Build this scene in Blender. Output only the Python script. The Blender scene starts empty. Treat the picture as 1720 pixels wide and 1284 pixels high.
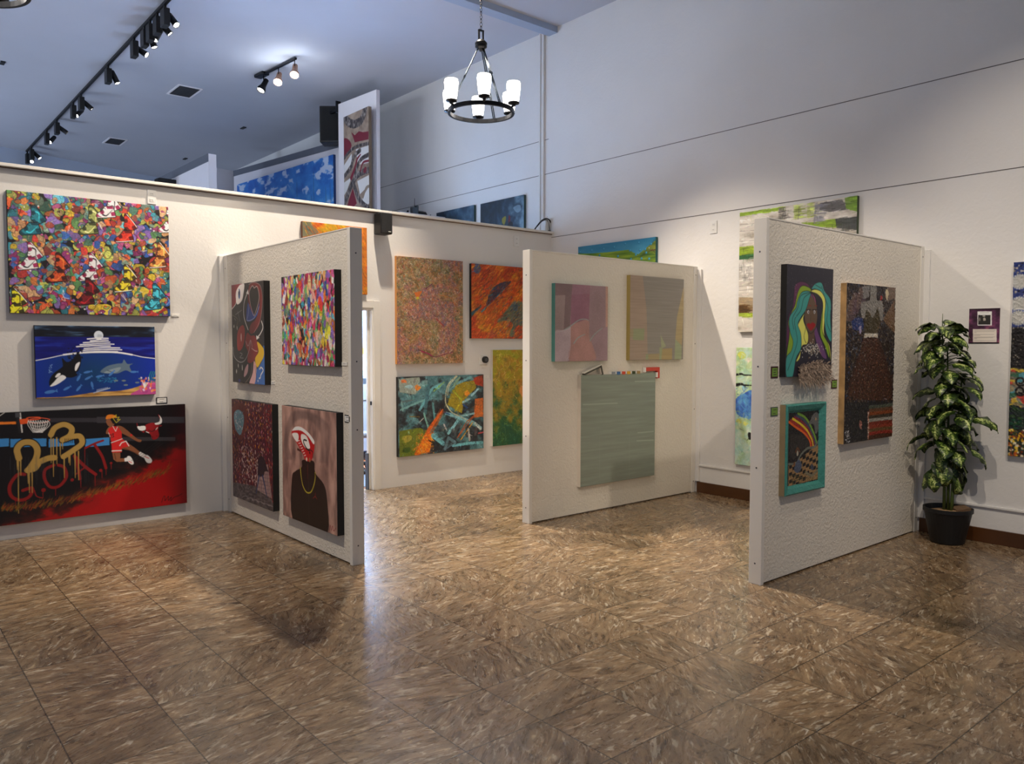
import bpy, bmesh, math, random
import numpy as np
from mathutils import Vector, Matrix, Euler
random.seed(7)
SC = bpy.context.scene
COL = SC.collection
W, H = 1720, 1284
FPX, YAW, PITCH, ROLL = 1323.5, math.radians(40.108), math.radians(-2.7986), math.radians(0.0597)
CAM = np.array([0.0, 0.0, 1.6])

# ------------------------------------------------------------------ camera
def cam_axes():
    f = np.array([math.sin(YAW)*math.cos(PITCH), math.cos(YAW)*math.cos(PITCH), math.sin(PITCH)])
    r = np.cross(f, [0, 0, 1.0]); r /= np.linalg.norm(r); u = np.cross(r, f)
    return r*math.cos(ROLL)+u*math.sin(ROLL), -r*math.sin(ROLL)+u*math.cos(ROLL), f
CR, CU, CF = cam_axes()
cd = bpy.data.cameras.new('camera'); cam = bpy.data.objects.new('camera', cd); COL.objects.link(cam)
m = Matrix.Identity(4)
for i in range(3):
    m[i][0], m[i][1], m[i][2], m[i][3] = CR[i], CU[i], -CF[i], CAM[i]
cam.matrix_world = m
cd.sensor_width = 36; cd.sensor_fit = 'HORIZONTAL'; cd.lens = 36*FPX/W; cd.clip_start = .05; cd.clip_end = 200
SC.camera = cam

def at(px, py, ax, val):                         # a pixel of the photograph -> the point where it meets the plane coord[ax]=val
    d = CR*(px-W/2)/FPX + CU*(H/2-py)/FPX + CF
    return CAM + d*((val-CAM[ax])/d[ax])

# ------------------------------------------------------------------ light
SC.view_settings.view_transform = 'Standard'; SC.view_settings.look = 'None'
SC.view_settings.gamma = 1; SC.view_settings.exposure = 0.0
try: SC.view_settings.use_curve_mapping = False
except Exception: pass
wd = bpy.data.worlds.new('World'); SC.world = wd; wd.use_nodes = True
wd.node_tree.nodes['Background'].inputs[0].default_value = (.62, .74, 1.0, 1)
wd.node_tree.nodes['Background'].inputs[1].default_value = 0.27

def spot(p, t, e, deg=60, blend=.5, size=.05, col=(1, .86, .70)):
    l = bpy.data.lights.new('track_beam', 'SPOT'); l.energy = e; l.spot_size = math.radians(deg); l.spot_blend = blend
    l.shadow_soft_size = size; l.color = col
    o = bpy.data.objects.new('track_beam', l); COL.objects.link(o); o.location = p
    o.rotation_euler = (Vector(t)-Vector(p)).to_track_quat('-Z', 'Y').to_euler(); return o
def area(p, t, e, sx, sy, col):
    l = bpy.data.lights.new('cool_fill', 'AREA'); l.shape = 'RECTANGLE'; l.size = sx; l.size_y = sy; l.energy = e; l.color = col
    o = bpy.data.objects.new('cool_fill', l); COL.objects.link(o); o.location = p
    o.rotation_euler = (Vector(t)-Vector(p)).to_track_quat('-Z', 'Y').to_euler(); return o
WARM = (1, .84, .66)
# warm ceiling spots of the front room (aimed at the hung pictures)
spot((2.3, 5.2, 5.45), (1.5, 7.5, .8), 250, 56, .35)
spot((3.34, 5.0, 5.45), (1.9, 7.2, .4), 130, 58, .35)
spot((3.98, 6.5, 5.45), (2.3, 5.9, 0), 860, 98, .5)
spot((4.43, 6.3, 5.45), (5.8, 4.25, 0), 800, 68, .55)
spot((-.4, 5.0, 5.45), (2.73, 5.9, .9), 560, 46, .5)
spot((1.9, 2.8, 5.45), (5.6, 5.19, 1.0), 270, 46, .5)
spot((4.4, 3.9, 5.45), (6.98, 4.6, 1.0), 110, 52, 1)
spot((3.0, -.4, 5.45), (6.0, 2.87, 1.1), 420, 42, .6)
spot((1.6, 2.6, 5.45), (4.57, 2.95, 2.0), 140, 14, 1)
spot((3.6, 1.2, 5.45), (6.98, 1.9, 1.1), 340, 60, .8)
spot((2.6, 4.6, 5.45), (5.4, 1.6, 0), 130, 56, .6)
# unseen cool fill panels, added left of the camera and in the back room
area((-3.6, 1.5, 3.4), (3, 5, 3.0), 16, 6, 3.2, (.72, .84, 1.0))
area((-3.4, 12.5, 2.6), (4, 13, 4.5), 185, 7, 3.0, (.74, .84, 1.0))
area((-3.0, 17.5, 1.5), (2.5, 18, 5.0), 330, 3, 2.0, (.62, .76, 1.0))

# ------------------------------------------------------------------ materials
def lin(c):
    c = np.asarray(c, float)/255.0
    return np.where(c <= .04045, c/12.92, ((c+.055)/1.055)**2.4)
MATS = {}
def mat(name, rgb=(200, 200, 200), rough=.6, metal=0, emit=None, es=0, gain=1.0, bump=0, bscale=60, bdetail=3, var=0.06, vscale=6, spec=.5):
    if name in MATS: return MATS[name]
    M = bpy.data.materials.new(name); M.use_nodes = True; nt = M.node_tree; b = nt.nodes['Principled BSDF']
    c = np.clip(lin(rgb)*gain, 0, .92)
    b.inputs['Roughness'].default_value = rough; b.inputs['Metallic'].default_value = metal
    b.inputs['Specular IOR Level'].default_value = spec
    tc = nt.nodes.new('ShaderNodeTexCoord')
    if var:
        n = nt.nodes.new('ShaderNodeTexNoise'); n.inputs['Scale'].default_value = vscale; n.inputs['Detail'].default_value = 4
        nt.links.new(tc.outputs['Object'], n.inputs['Vector'])
        r = nt.nodes.new('ShaderNodeValToRGB'); r.color_ramp.elements[0].position = .3; r.color_ramp.elements[1].position = .7
        r.color_ramp.elements[0].color = (*(c*(1-var)), 1); r.color_ramp.elements[1].color = (*np.clip(c*(1+var), 0, .95), 1)
        nt.links.new(n.outputs[0], r.inputs[0]); nt.links.new(r.outputs[0], b.inputs['Base Color'])
    else: b.inputs['Base Color'].default_value = (*c, 1)
    if bump:
        n2 = nt.nodes.new('ShaderNodeTexNoise'); n2.inputs['Scale'].default_value = bscale; n2.inputs['Detail'].default_value = bdetail
        n2.inputs['Distortion'].default_value = .6
        nt.links.new(tc.outputs['Object'], n2.inputs['Vector'])
        bp = nt.nodes.new('ShaderNodeBump'); bp.inputs['Strength'].default_value = bump; bp.inputs['Distance'].default_value = .01
        nt.links.new(n2.outputs[0], bp.inputs['Height']); nt.links.new(bp.outputs[0], b.inputs['Normal'])
    if emit is not None:
        b.inputs['Emission Color'].default_value = (*lin(emit), 1); b.inputs['Emission Strength'].default_value = es
    MATS[name] = M; return M

M_WALL = mat('white_wall_paint', (222, 219, 214), .75, bump=.12, bscale=38, var=.02, vscale=1.5)
M_WALLR = mat('right_wall_paint', (226, 224, 221), .75, bump=.25, bscale=22, var=.03, vscale=1.2)
M_CEIL = mat('ceiling_paint', (186, 189, 199), .9, bump=.1, bscale=5, var=.06, vscale=.5)  # slight blue of the cool light put into the colour
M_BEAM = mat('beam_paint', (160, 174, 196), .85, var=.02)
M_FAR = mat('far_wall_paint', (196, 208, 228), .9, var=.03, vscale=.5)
M_PANEL = mat('textured_panel', (224, 217, 204), .8, bump=.9, bscale=48, bdetail=5, var=.015, vscale=3)
M_POST = mat('smooth_white_post', (225, 221, 213), .55, var=.01)
M_PART = mat('partition_paint', (228, 224, 228), .8, var=.01)
M_CAPD = mat('dark_cap', (96, 100, 110), .6)
M_SEAM = mat('seam_grey', (98, 92, 88), .9, var=0)  # grey of the wall panel joint strips
M_BLACK = mat('black_plastic', (9, 9, 10), .5, var=.1)
M_BMETAL = mat('black_metal', (22, 23, 27), .35, metal=.6, var=.1)
M_CHROME = mat('dark_steel', (84, 92, 100), .22, metal=.95, var=.1)
M_WHITEP = mat('white_plastic', (225, 224, 220), .4, var=0)
M_GREY = mat('grey_plastic', (70, 72, 76), .5, var=0)
M_BROWNB = mat('brown_vinyl_base', (78, 46, 20), .35, var=.25, vscale=3)
M_LAMP = mat('lamp_glow', (255, 255, 255), .5, emit=(255, 246, 236), es=9, var=0)
M_LENS = mat('spot_lens', (255, 255, 255), .5, emit=(255, 250, 245), es=14, var=0)

def node_floor():
    M = bpy.data.materials.new('marbled_vinyl_tile'); M.use_nodes = True; nt = M.node_tree; b = nt.nodes['Principled BSDF']; L = nt.links.new
    def N(t, **k):
        n = nt.nodes.new(t)
        for a, v in k.items(): setattr(n, a, v)
        return n
    def MA(op, a, b_=None, c=None):
        n = N('ShaderNodeMath', operation=op)
        for i, v in enumerate((a, b_, c)):
            if v is None: continue
            if isinstance(v, (int, float)): n.inputs[i].default_value = v
            else: L(v, n.inputs[i])
        return n.outputs[0]
    tc = N('ShaderNodeTexCoord'); sp = N('ShaderNodeSeparateXYZ'); L(tc.outputs['Object'], sp.inputs[0])
    x = MA('DIVIDE', MA('SUBTRACT', sp.outputs[0], .205), .4); y = MA('DIVIDE', MA('SUBTRACT', sp.outputs[1], .02), .4)
    ix, iy = MA('FLOOR', x), MA('FLOOR', y); fx, fy = MA('FRACT', x), MA('FRACT', y)
    cb = N('ShaderNodeCombineXYZ'); L(ix, cb.inputs[0]); L(iy, cb.inputs[1])
    wn = N('ShaderNodeTexWhiteNoise'); wn.noise_dimensions = '3D'; L(cb.outputs[0], wn.inputs['Vector'])
    # every tile has its own cut of the sheet: own offset, one of a few turns
    sc = N('ShaderNodeVectorMath', operation='SCALE'); L(wn.outputs['Color'], sc.inputs[0]); sc.inputs['Scale'].default_value = 40
    ad = N('ShaderNodeVectorMath', operation='ADD'); L(tc.outputs['Object'], ad.inputs[0]); L(sc.outputs[0], ad.inputs[1])
    ang = MA('ADD', MA('MULTIPLY', wn.outputs['Value'], 1.5), -1.2)
    vr = N('ShaderNodeVectorRotate'); vr.rotation_type = 'Z_AXIS'; L(ad.outputs[0], vr.inputs['Vector']); L(ang, vr.inputs['Angle'])
    mp = N('ShaderNodeMapping'); mp.inputs['Scale'].default_value = (1.0, 2.9, 1); L(vr.outputs[0], mp.inputs['Vector'])
    n1 = N('ShaderNodeTexNoise'); n1.inputs['Scale'].default_value = 3.6; n1.inputs['Detail'].default_value = 6; n1.inputs['Roughness'].default_value = .66; n1.inputs['Distortion'].default_value = 3.4
    L(mp.outputs[0], n1.inputs['Vector'])
    r1 = N('ShaderNodeValToRGB'); e = r1.color_ramp.elements
    e[0].position = .28; e[0].color = (*lin((64, 47, 34)), 1); e[1].position = .74; e[1].color = (*lin((212, 190, 150)), 1)
    for p_, c_ in ((.40, (120, 95, 69)), (.47, (148, 121, 91)), (.50, (130, 104, 77)), (.56, (162, 135, 102)), (.60, (140, 114, 84)), (.66, (184, 158, 122))):
        q = e.new(p_); q.color = (*lin(c_), 1)
    L(n1.outputs[0], r1.inputs[0])
    # dark vein edges
    n2 = N('ShaderNodeTexNoise'); n2.inputs['Scale'].default_value = 5.0; n2.inputs['Detail'].default_value = 4; n2.inputs['Distortion'].default_value = 2.0
    L(mp.outputs[0], n2.inputs['Vector'])
    v = MA('ABSOLUTE', MA('SUBTRACT', n2.outputs[0], .5)); r2 = N('ShaderNodeMapRange'); L(v, r2.inputs[0])
    r2.inputs['From Min'].default_value = 0; r2.inputs['From Max'].default_value = .018; r2.inputs['To Min'].default_value = .66; r2.inputs['To Max'].default_value = 1
    # pale flecks
    n3 = N('ShaderNodeTexNoise'); n3.inputs['Scale'].default_value = 13; n3.inputs['Detail'].default_value = 3; n3.inputs['Distortion'].default_value = 1.6
    mp3 = N('ShaderNodeMapping'); mp3.inputs['Scale'].default_value = (.8, 2.8, 1); mp3.inputs['Location'].default_value = (3, 9, 0); L(vr.outputs[0], mp3.inputs['Vector']); L(mp3.outputs[0], n3.inputs['Vector'])
    r3 = N('ShaderNodeMapRange'); L(n3.outputs[0], r3.inputs[0]); r3.inputs['From Min'].default_value = .57; r3.inputs['From Max'].default_value = .67; r3.inputs['To Max'].default_value = .85
    mx = N('ShaderNodeMixRGB'); L(r3.outputs[0], mx.inputs[0]); L(r1.outputs[0], mx.inputs[1]); mx.inputs[2].default_value = (*lin((214, 198, 172)), 1)
    mul = N('ShaderNodeMixRGB'); mul.blend_type = 'MULTIPLY'; mul.inputs[0].default_value = 1; L(mx.outputs[0], mul.inputs[1]); L(r2.outputs[0], mul.inputs[2])
    # tile to tile tone
    tone = MA('ADD', MA('MULTIPLY', wn.outputs['Value'], .22), .72)
    m2 = N('ShaderNodeMixRGB'); m2.blend_type = 'MULTIPLY'; m2.inputs[0].default_value = 1; L(mul.outputs[0], m2.inputs[1]); L(tone, m2.inputs[2])
    n5 = N('ShaderNodeTexNoise'); n5.inputs['Scale'].default_value = 3.0; n5.inputs['Detail'].default_value = 5; n5.inputs['Distortion'].default_value = 1.5; L(mp.outputs[0], n5.inputs['Vector'])
    r5 = N('ShaderNodeMapRange'); L(n5.outputs[0], r5.inputs[0]); r5.inputs['From Min'].default_value = .32; r5.inputs['From Max'].default_value = .68; r5.inputs['To Min'].default_value = .58; r5.inputs['To Max'].default_value = 1.22
    m5 = N('ShaderNodeMixRGB'); m5.blend_type = 'MULTIPLY'; m5.inputs[0].default_value = 1; L(m2.outputs[0], m5.inputs[1]); L(r5.outputs[0], m5.inputs[2]); m2 = m5
    # joints
    ex = MA('MINIMUM', fx, MA('SUBTRACT', 1, fx)); ey = MA('MINIMUM', fy, MA('SUBTRACT', 1, fy)); ed = MA('MINIMUM', ex, ey)
    jr = N('ShaderNodeMapRange'); L(ed, jr.inputs[0]); jr.inputs['From Min'].default_value = .005; jr.inputs['From Max'].default_value = .009; jr.inputs['To Min'].default_value = .22
    m3 = N('ShaderNodeMixRGB'); m3.blend_type = 'MULTIPLY'; m3.inputs[0].default_value = 1; L(m2.outputs[0], m3.inputs[1]); L(jr.outputs[0], m3.inputs[2])
    L(m3.outputs[0], b.inputs['Base Color'])
    rr = N('ShaderNodeMapRange'); L(n1.outputs[0], rr.inputs[0]); rr.inputs['To Min'].default_value = .20; rr.inputs['To Max'].default_value = .36; b.inputs['Specular IOR Level'].default_value = .7
    L(rr.outputs[0], b.inputs['Roughness'])
    bp = N('ShaderNodeBump'); bp.inputs['Strength'].default_value = .08; bp.inputs['Distance'].default_value = .004
    L(n1.outputs[0], bp.inputs['Height']); L(bp.outputs[0], b.inputs['Normal'])
    return M
M_FLOOR = node_floor()

def node_paint(name, rough=.5, bump=.25, scale=90):
    M = bpy.data.materials.new(name); M.use_nodes = True; nt = M.node_tree; b = nt.nodes['Principled BSDF']
    a = nt.nodes.new('ShaderNodeAttribute'); a.attribute_name = 'Col'
    nt.links.new(a.outputs['Color'], b.inputs['Base Color']); b.inputs['Roughness'].default_value = rough
    tc = nt.nodes.new('ShaderNodeTexCoord'); n = nt.nodes.new('ShaderNodeTexNoise'); n.inputs['Scale'].default_value = scale; n.inputs['Detail'].default_value = 4; n.inputs['Distortion'].default_value = 1
    nt.links.new(tc.outputs['Object'], n.inputs['Vector'])
    bp = nt.nodes.new('ShaderNodeBump'); bp.inputs['Strength'].default_value = bump; bp.inputs['Distance'].default_value = .004
    nt.links.new(n.outputs[0], bp.inputs['Height']); nt.links.new(bp.outputs[0], b.inputs['Normal'])
    return M
M_PAINT = node_paint('painted_canvas'); M_PAINTF = node_paint('painted_smooth', .45, .06)
M_GLITTER = node_paint('beaded_relief', .3, 1.0, 140)

def node_leaf():
    M = bpy.data.materials.new('variegated_leaf'); M.use_nodes = True; nt = M.node_tree; b = nt.nodes['Principled BSDF']; L = nt.links.new
    uv = nt.nodes.new('ShaderNodeAttribute'); uv.attribute_name = 'Col'      # r = across the blade, g = along it
    sp = nt.nodes.new('ShaderNodeSeparateColor'); L(uv.outputs['Color'], sp.inputs[0])
    tc = nt.nodes.new('ShaderNodeTexCoord'); n = nt.nodes.new('ShaderNodeTexNoise'); n.inputs['Scale'].default_value = 42; n.inputs['Detail'].default_value = 5; n.inputs['Distortion'].default_value = 1.2
    L(tc.outputs['Object'], n.inputs['Vector'])
    ad = nt.nodes.new('ShaderNodeMath'); ad.operation = 'MULTIPLY_ADD'; L(sp.outputs[0], ad.inputs[0]); ad.inputs[1].default_value = -.32; L(n.outputs[0], ad.inputs[2])
    r = nt.nodes.new('ShaderNodeValToRGB'); e = r.color_ramp.elements
    e[0].position = .28; e[0].color = (*lin((26, 44, 14)), 1); e[1].position = .56; e[1].color = (*lin((206, 214, 140)), 1)
    q = e.new(.38); q.color = (*lin((62, 88, 28)), 1); q = e.new(.46); q.color = (*lin((124, 146, 62)), 1)
    L(ad.outputs[0], r.inputs[0]); L(r.outputs[0], b.inputs['Base Color']); b.inputs['Roughness'].default_value = .38
    return M
M_LEAF = node_leaf()
M_STEM = mat('plant_stem', (66, 84, 34), .5, var=.3, vscale=20)

# ------------------------------------------------------------------ mesh helpers
class MB:
    def __init__(s): s.v = []; s.f = []
    def add(s, vs, fs):
        n = len(s.v); s.v += [tuple(map(float, p)) for p in vs]; s.f += [tuple(i+n for i in f) for f in fs]; return s
    def box(s, x0, x1, y0, y1, z0, z1):
        return s.add([(x0, y0, z0), (x1, y0, z0), (x1, y1, z0), (x0, y1, z0), (x0, y0, z1), (x1, y0, z1), (x1, y1, z1), (x0, y1, z1)],
                     [(0, 3, 2, 1), (4, 5, 6, 7), (0, 1, 5, 4), (1, 2, 6, 5), (2, 3, 7, 6), (3, 0, 4, 7)])
    def obox(s, c, ax, ay, az, hx, hy, hz):       # oriented box
        c, ax, ay, az = map(Vector, (c, ax, ay, az)); vs = []
        for k in (-1, 1):
            for i, j in ((-1, -1), (1, -1), (1, 1), (-1, 1)): vs.append(c+ax*hx*i+ay*hy*j+az*hz*k)
        return s.add(vs, [(0, 3, 2, 1), (4, 5, 6, 7), (0, 1, 5, 4), (1, 2, 6, 5), (2, 3, 7, 6), (3, 0, 4, 7)])
    def slab(s, p, q, th, z0, z1):                # upright slab from p to q (xy), thickness to the left side of p->q
        p, q = Vector(p), Vector(q); d = (q-p).normalized(); n = Vector((-d.y, d.x))*th
        a = [p, q, q+n, p+n]
        return s.add([(v.x, v.y, z0) for v in a]+[(v.x, v.y, z1) for v in a], [(0, 3, 2, 1), (4, 5, 6, 7), (0, 1, 5, 4), (1, 2, 6, 5), (2, 3, 7, 6), (3, 0, 4, 7)])
    def tube(s, pts, r, n=8, cap=True):
        pts = [Vector(p) for p in pts]; rr = r if isinstance(r, (list, tuple)) else [r]*len(pts); rings = []
        up = None
        for i, p in enumerate(pts):
            t = (pts[min(i+1, len(pts)-1)]-pts[max(i-1, 0)]).normalized()
            if up is None: up = Vector((0, 0, 1)) if abs(t.z) < .9 else Vector((1, 0, 0))
            a = t.cross(up).normalized(); b_ = a.cross(t).normalized(); up = b_
            rings.append([p+a*rr[i]*math.cos(2*math.pi*k/n)+b_*rr[i]*math.sin(2*math.pi*k/n) for k in range(n)])
        vs = [v for rg in rings for v in rg]; fs = []
        for i in range(len(pts)-1):
            for k in range(n): fs.append((i*n+k, i*n+(k+1) % n, (i+1)*n+(k+1) % n, (i+1)*n+k))
        if cap: fs += [tuple(range(n-1, -1, -1)), tuple(range((len(pts)-1)*n, len(pts)*n))]
        return s.add(vs, fs)
    def lathe(s, prof, c=(0, 0, 0), n=28, M=None):   # prof: (r, z) pairs
        vs = []; k = len(prof)
        for i in range(n):
            a = 2*math.pi*i/n
            for r, z in prof:
                p = Vector((r*math.cos(a), r*math.sin(a), z))
                vs.append((M @ p if M else p)+Vector(c))
        fs = [(i*k+j, ((i+1) % n)*k+j, ((i+1) % n)*k+j+1, i*k+j+1) for i in range(n) for j in range(k-1)]
        return s.add(vs, fs)
    def torus(s, c, R, r, a, b_, n=14, m_=6, sa=1, sb=1):
        a, b_ = Vector(a).normalized(), Vector(b_).normalized(); w = a.cross(b_)
        vs = []
        for i in range(n):
            t = 2*math.pi*i/n; d = a*math.cos(t)*sa+b_*math.sin(t)*sb; dn = d.normalized()
            for j in range(m_):
                u = 2*math.pi*j/m_; vs.append(Vector(c)+d*R+dn*r*math.cos(u)+w*r*math.sin(u))
        return s.add(vs, [(i*m_+j, ((i+1) % n)*m_+j, ((i+1) % n)*m_+(j+1) % m_, i*m_+(j+1) % m_) for i in range(n) for j in range(m_)])
    def build(s, name, m_, parent=None, smooth=False, bevel=0, loc=None):
        me = bpy.data.meshes.new(name); me.from_pydata(s.v, [], s.f); me.validate(); me.update()
        bm = bmesh.new(); bm.from_mesh(me); bmesh.ops.recalc_face_normals(bm, faces=bm.faces); bm.to_mesh(me); bm.free()
        if smooth: me.polygons.foreach_set('use_smooth', [True]*len(me.polygons))
        me.materials.append(m_); o = bpy.data.objects.new(name, me); COL.objects.link(o)
        if parent is not None: o.parent = parent
        if bevel:
            md = o.modifiers.new('bevel', 'BEVEL'); md.width = bevel; md.segments = 2; md.limit_method = 'ANGLE'
        return o
def tag(o, label, cat, group=None):
    o['label'] = label; o['category'] = cat
    if group: o['group'] = group
    return o
def struct(o): o['kind'] = 'structure'; return o
def thing(name, label, cat, loc=(0, 0, 0), group=None):
    o = bpy.data.objects.new(name, None); o.empty_display_size = .1; COL.objects.link(o); o.location = loc
    return tag(o, label, cat, group)
def keep(o, root):          # o was modelled in world coordinates: parent it without moving it
    o.parent = root; o.matrix_parent_inverse = Matrix.Translation(-Vector(root.location)); return o

# ------------------------------------------------------------------ painting kit: a picture is rastered into the colour attribute of a fine grid mesh
def cr(pts, n=6, closed=True):                   # Catmull-Rom smoothing
    P = np.array(pts, float); k = len(P); out = []
    rng = range(k) if closed else range(k-1)
    for i in rng:
        p0, p1, p2, p3 = (P[(i-1) % k], P[i], P[(i+1) % k], P[(i+2) % k]) if closed else (P[max(i-1, 0)], P[i], P[i+1], P[min(i+2, k-1)])
        for t in np.arange(n)/n:
            out.append(.5*((2*p1)+(-p0+p2)*t+(2*p0-5*p1+4*p2-p3)*t*t+(-p0+3*p1-3*p2+p3)*t**3))
    if not closed: out.append(P[-1])
    return np.array(out)
class Art:
    # plane: ax (0/1) and face value; h0/h1 world extent along the other axis as seen from left to right
    def __init__(s, ax, face, hl, hr, z0, z1, res=300, seed=1, bg=(0, 0, 0)):
        s.ax, s.face, s.hl, s.hr, s.z0, s.z1 = ax, face, hl, hr, z0, z1
        s.w = abs(hr-hl); s.h = z1-z0; s.nx = max(8, int(s.w*res)); s.ny = max(8, int(s.h*res)); s.SS = 2
        s.W, s.H = s.nx*s.SS, s.ny*s.SS; s.k = s.W/s.w
        s.im = np.zeros((s.H, s.W, 3), np.float32); s.im[:] = bg
        s.R = np.random.RandomState(seed); s.src = (0, 0, 1)
    def P(s, pts):                                # crop coordinates -> raster coordinates
        out = []
        for x, y in pts:
            w = at(s.src[0]+x/s.src[2], s.src[1]+y/s.src[2], s.ax, s.face); h = w[1-s.ax]
            out.append(((h-s.hl)/(s.hr-s.hl)*s.W, (s.z1-w[2])*s.k))
        return np.array(out)
    def U(s, pts): return np.array([(x*s.W, y*s.H) for x, y in pts])     # unit coordinates -> raster
    def _mix(s, y0, y1, x0, x1, mask, col, a):
        if callable(col): col = col(y0, y1, x0, x1)
        m_ = (mask*a)[..., None]; s.im[y0:y1, x0:x1] = s.im[y0:y1, x0:x1]*(1-m_)+np.asarray(col, np.float32)*m_
    def poly(s, q, col, a=1.0):
        q = np.asarray(q, float)
        x0, y0 = np.maximum(np.floor(q.min(0)).astype(int), 0); x1, y1 = np.ceil(q.max(0)).astype(int)+1
        x1, y1 = min(x1, s.W), min(y1, s.H)
        if x1 <= x0 or y1 <= y0: return
        X = np.arange(x0, x1)+.5; Y = (np.arange(y0, y1)+.5)[:, None]; ins = np.zeros((y1-y0, x1-x0), bool)
        for (ax_, ay), (bx, by) in zip(q, np.roll(q, -1, 0)):
            if ay == by: continue
            c = (ay > Y) != (by > Y); xi = (bx-ax_)*(Y-ay)/(by-ay)+ax_; ins ^= c & (X < xi)
        s._mix(y0, y1, x0, x1, ins.astype(np.float32), col, a)
    def line(s, q, w, col, a=1.0, soft=0):
        q = np.asarray(q, float); n = len(q); ws = np.linspace(w[0], w[1], n) if isinstance(w, tuple) else np.full(n, float(w))
        mw = ws.max()+soft+1
        x0, y0 = np.maximum(np.floor(q.min(0)-mw).astype(int), 0); x1, y1 = np.ceil(q.max(0)+mw).astype(int)+1
        x1, y1 = min(x1, s.W), min(y1, s.H)
        if x1 <= x0 or y1 <= y0: return
        X = np.arange(x0, x1)+.5; Y = (np.arange(y0, y1)+.5)[:, None]; D = np.full((y1-y0, x1-x0), 1e9)
        for i in range(n-1):
            a_, b_ = q[i], q[i+1]; d = b_-a_; L2 = d@d+1e-9
            t = np.clip(((X-a_[0])*d[0]+(Y-a_[1])*d[1])/L2, 0, 1)
            D = np.minimum(D, np.hypot(X-a_[0]-t*d[0], Y-a_[1]-t*d[1])-(ws[i]+(ws[i+1]-ws[i])*t))
        msk = np.clip(.5-D/(1+soft), 0, 1)
        s._mix(y0, y1, x0, x1, msk.astype(np.float32), col, a)
    def blobq(s, cx, cy, rx, ry, rot=0, n=9, j=.25):
        t = np.arange(n)/n*2*np.pi; r = 1+s.R.uniform(-j, j, n); x, y = rx*r*np.cos(t), ry*r*np.sin(t); c, si = math.cos(rot), math.sin(rot)
        return np.stack([cx+x*c-y*si, cy+x*si+y*c], 1)
    def blob(s, cx, cy, rx, ry, col, rot=0, n=9, j=.25, a=1.0, sm=True):
        q = s.blobq(cx, cy, rx, ry, rot, n, j); s.poly(cr(q, 3) if sm else q, col, a)
    def ell(s, cx, cy, rx, ry, col, a=1.0, rot=0): s.blob(cx, cy, rx, ry, col, rot, 20, 0, a, False)
    def noise(s, sx, sy=None, octv=4, seed=0):    # fbm in 0..1, feature size sx*sy in raster px
        sy = sy or sx; R = np.random.RandomState(seed+11); out = np.zeros((s.H, s.W), np.float32); amp = 1; tot = 0
        for o in range(octv):
            gx, gy = max(2, int(s.W/sx)+2), max(2, int(s.H/sy)+2); g = R.rand(gy, gx).astype(np.float32)
            X = np.linspace(0, gx-1.001, s.W); Y = np.linspace(0, gy-1.001, s.H); ix, iy = X.astype(int), Y.astype(int)
            fx = X-ix; fy = (Y-iy)[:, None]; fx = fx*fx*(3-2*fx); fy = fy*fy*(3-2*fy)
            a_ = g[iy][:, ix]; b_ = g[iy][:, ix+1]; c = g[iy+1][:, ix]; d = g[iy+1][:, ix+1]
            out += amp*((a_*(1-fx)+b_*fx)*(1-fy)+(c*(1-fx)+d*fx)*fy); tot += amp; amp *= .55; sx /= 2; sy /= 2
            if sx < 1.5 or sy < 1.5: break
        out /= tot; return np.clip((out-.5)*1.6+.5, 0, 1)
    def ramp(s, f, stops):                        # field + [(pos, rgb)...] -> rgb field
        xs = [p for p, c in stops]; return np.stack([np.interp(f, xs, [c[i] for p, c in stops]) for i in range(3)], -1).astype(np.float32)
    def grain(s, amt, size=3, seed=3): s.im = np.clip(s.im*(1+amt*(s.noise(size, size, 2, seed)-.5)[..., None]*2), 0, 255)
    def strokes(s, n, lmin, lmax, wmin, wmax, pick, ang=(0, math.pi), a=.9, curve=.3):
        R = s.R
        for i in range(n):
            x, y = R.uniform(0, s.W), R.uniform(0, s.H); t = R.uniform(*ang); L = R.uniform(lmin, lmax)/2; w = R.uniform(wmin, wmax)
            c = R.uniform(-curve, curve)*L; d = np.array([math.cos(t), math.sin(t)]); nn = np.array([-d[1], d[0]])
            p = np.array([x, y]); col = pick(x/s.W, y/s.H)
            s.line([p-d*L, p+nn*c, p+d*L], (w, w*.5), col, a)
    def smear(s, n, lmin, lmax, wmin, wmax, ang=(0, math.pi), var=.3, a=.75):      # drag the paint already there in short strokes
        R = s.R
        for i in range(n):
            x, y = R.uniform(2, s.W-3), R.uniform(2, s.H-3); t = R.uniform(*ang); L = R.uniform(lmin, lmax); d = np.array([math.cos(t), math.sin(t)])*L
            c = s.im[int(y), int(x)]*R.uniform(1-var, 1+var)+R.uniform(-10, 10, 3); s.line([(x, y), np.array([x, y])+d*.5+R.uniform(-.12, .12, 2)*L, np.array([x, y])+d], (R.uniform(wmin, wmax), wmin*.6), np.clip(c, 4, 250), a)
    def mesh(s, name, gain=1.0, material=None, parent=None, relief=0):
        im = s.im.reshape(s.ny, s.SS, s.nx, s.SS, 3).mean((1, 3))
        c = np.clip(lin(im)*gain, 0, .9)
        # faces carry the colour: (nx+1)*(ny+1) vertices, one quad per texel
        nx, ny = s.nx, s.ny; H_ = np.linspace(s.hl, s.hr, nx+1); Z_ = np.linspace(s.z1, s.z0, ny+1)
        hh, zz = np.meshgrid(H_, Z_); co = np.zeros((ny+1, nx+1, 3), np.float32)
        co[..., 1-s.ax] = hh; co[..., s.ax] = s.face; co[..., 2] = zz
        if relief:
            lum = s.noise(8, 8, 3, 77)[::s.SS, ::s.SS]; rr = np.zeros((ny+1, nx+1)); rr[:ny, :nx] = lum; co[..., s.ax] -= rr*relief
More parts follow.
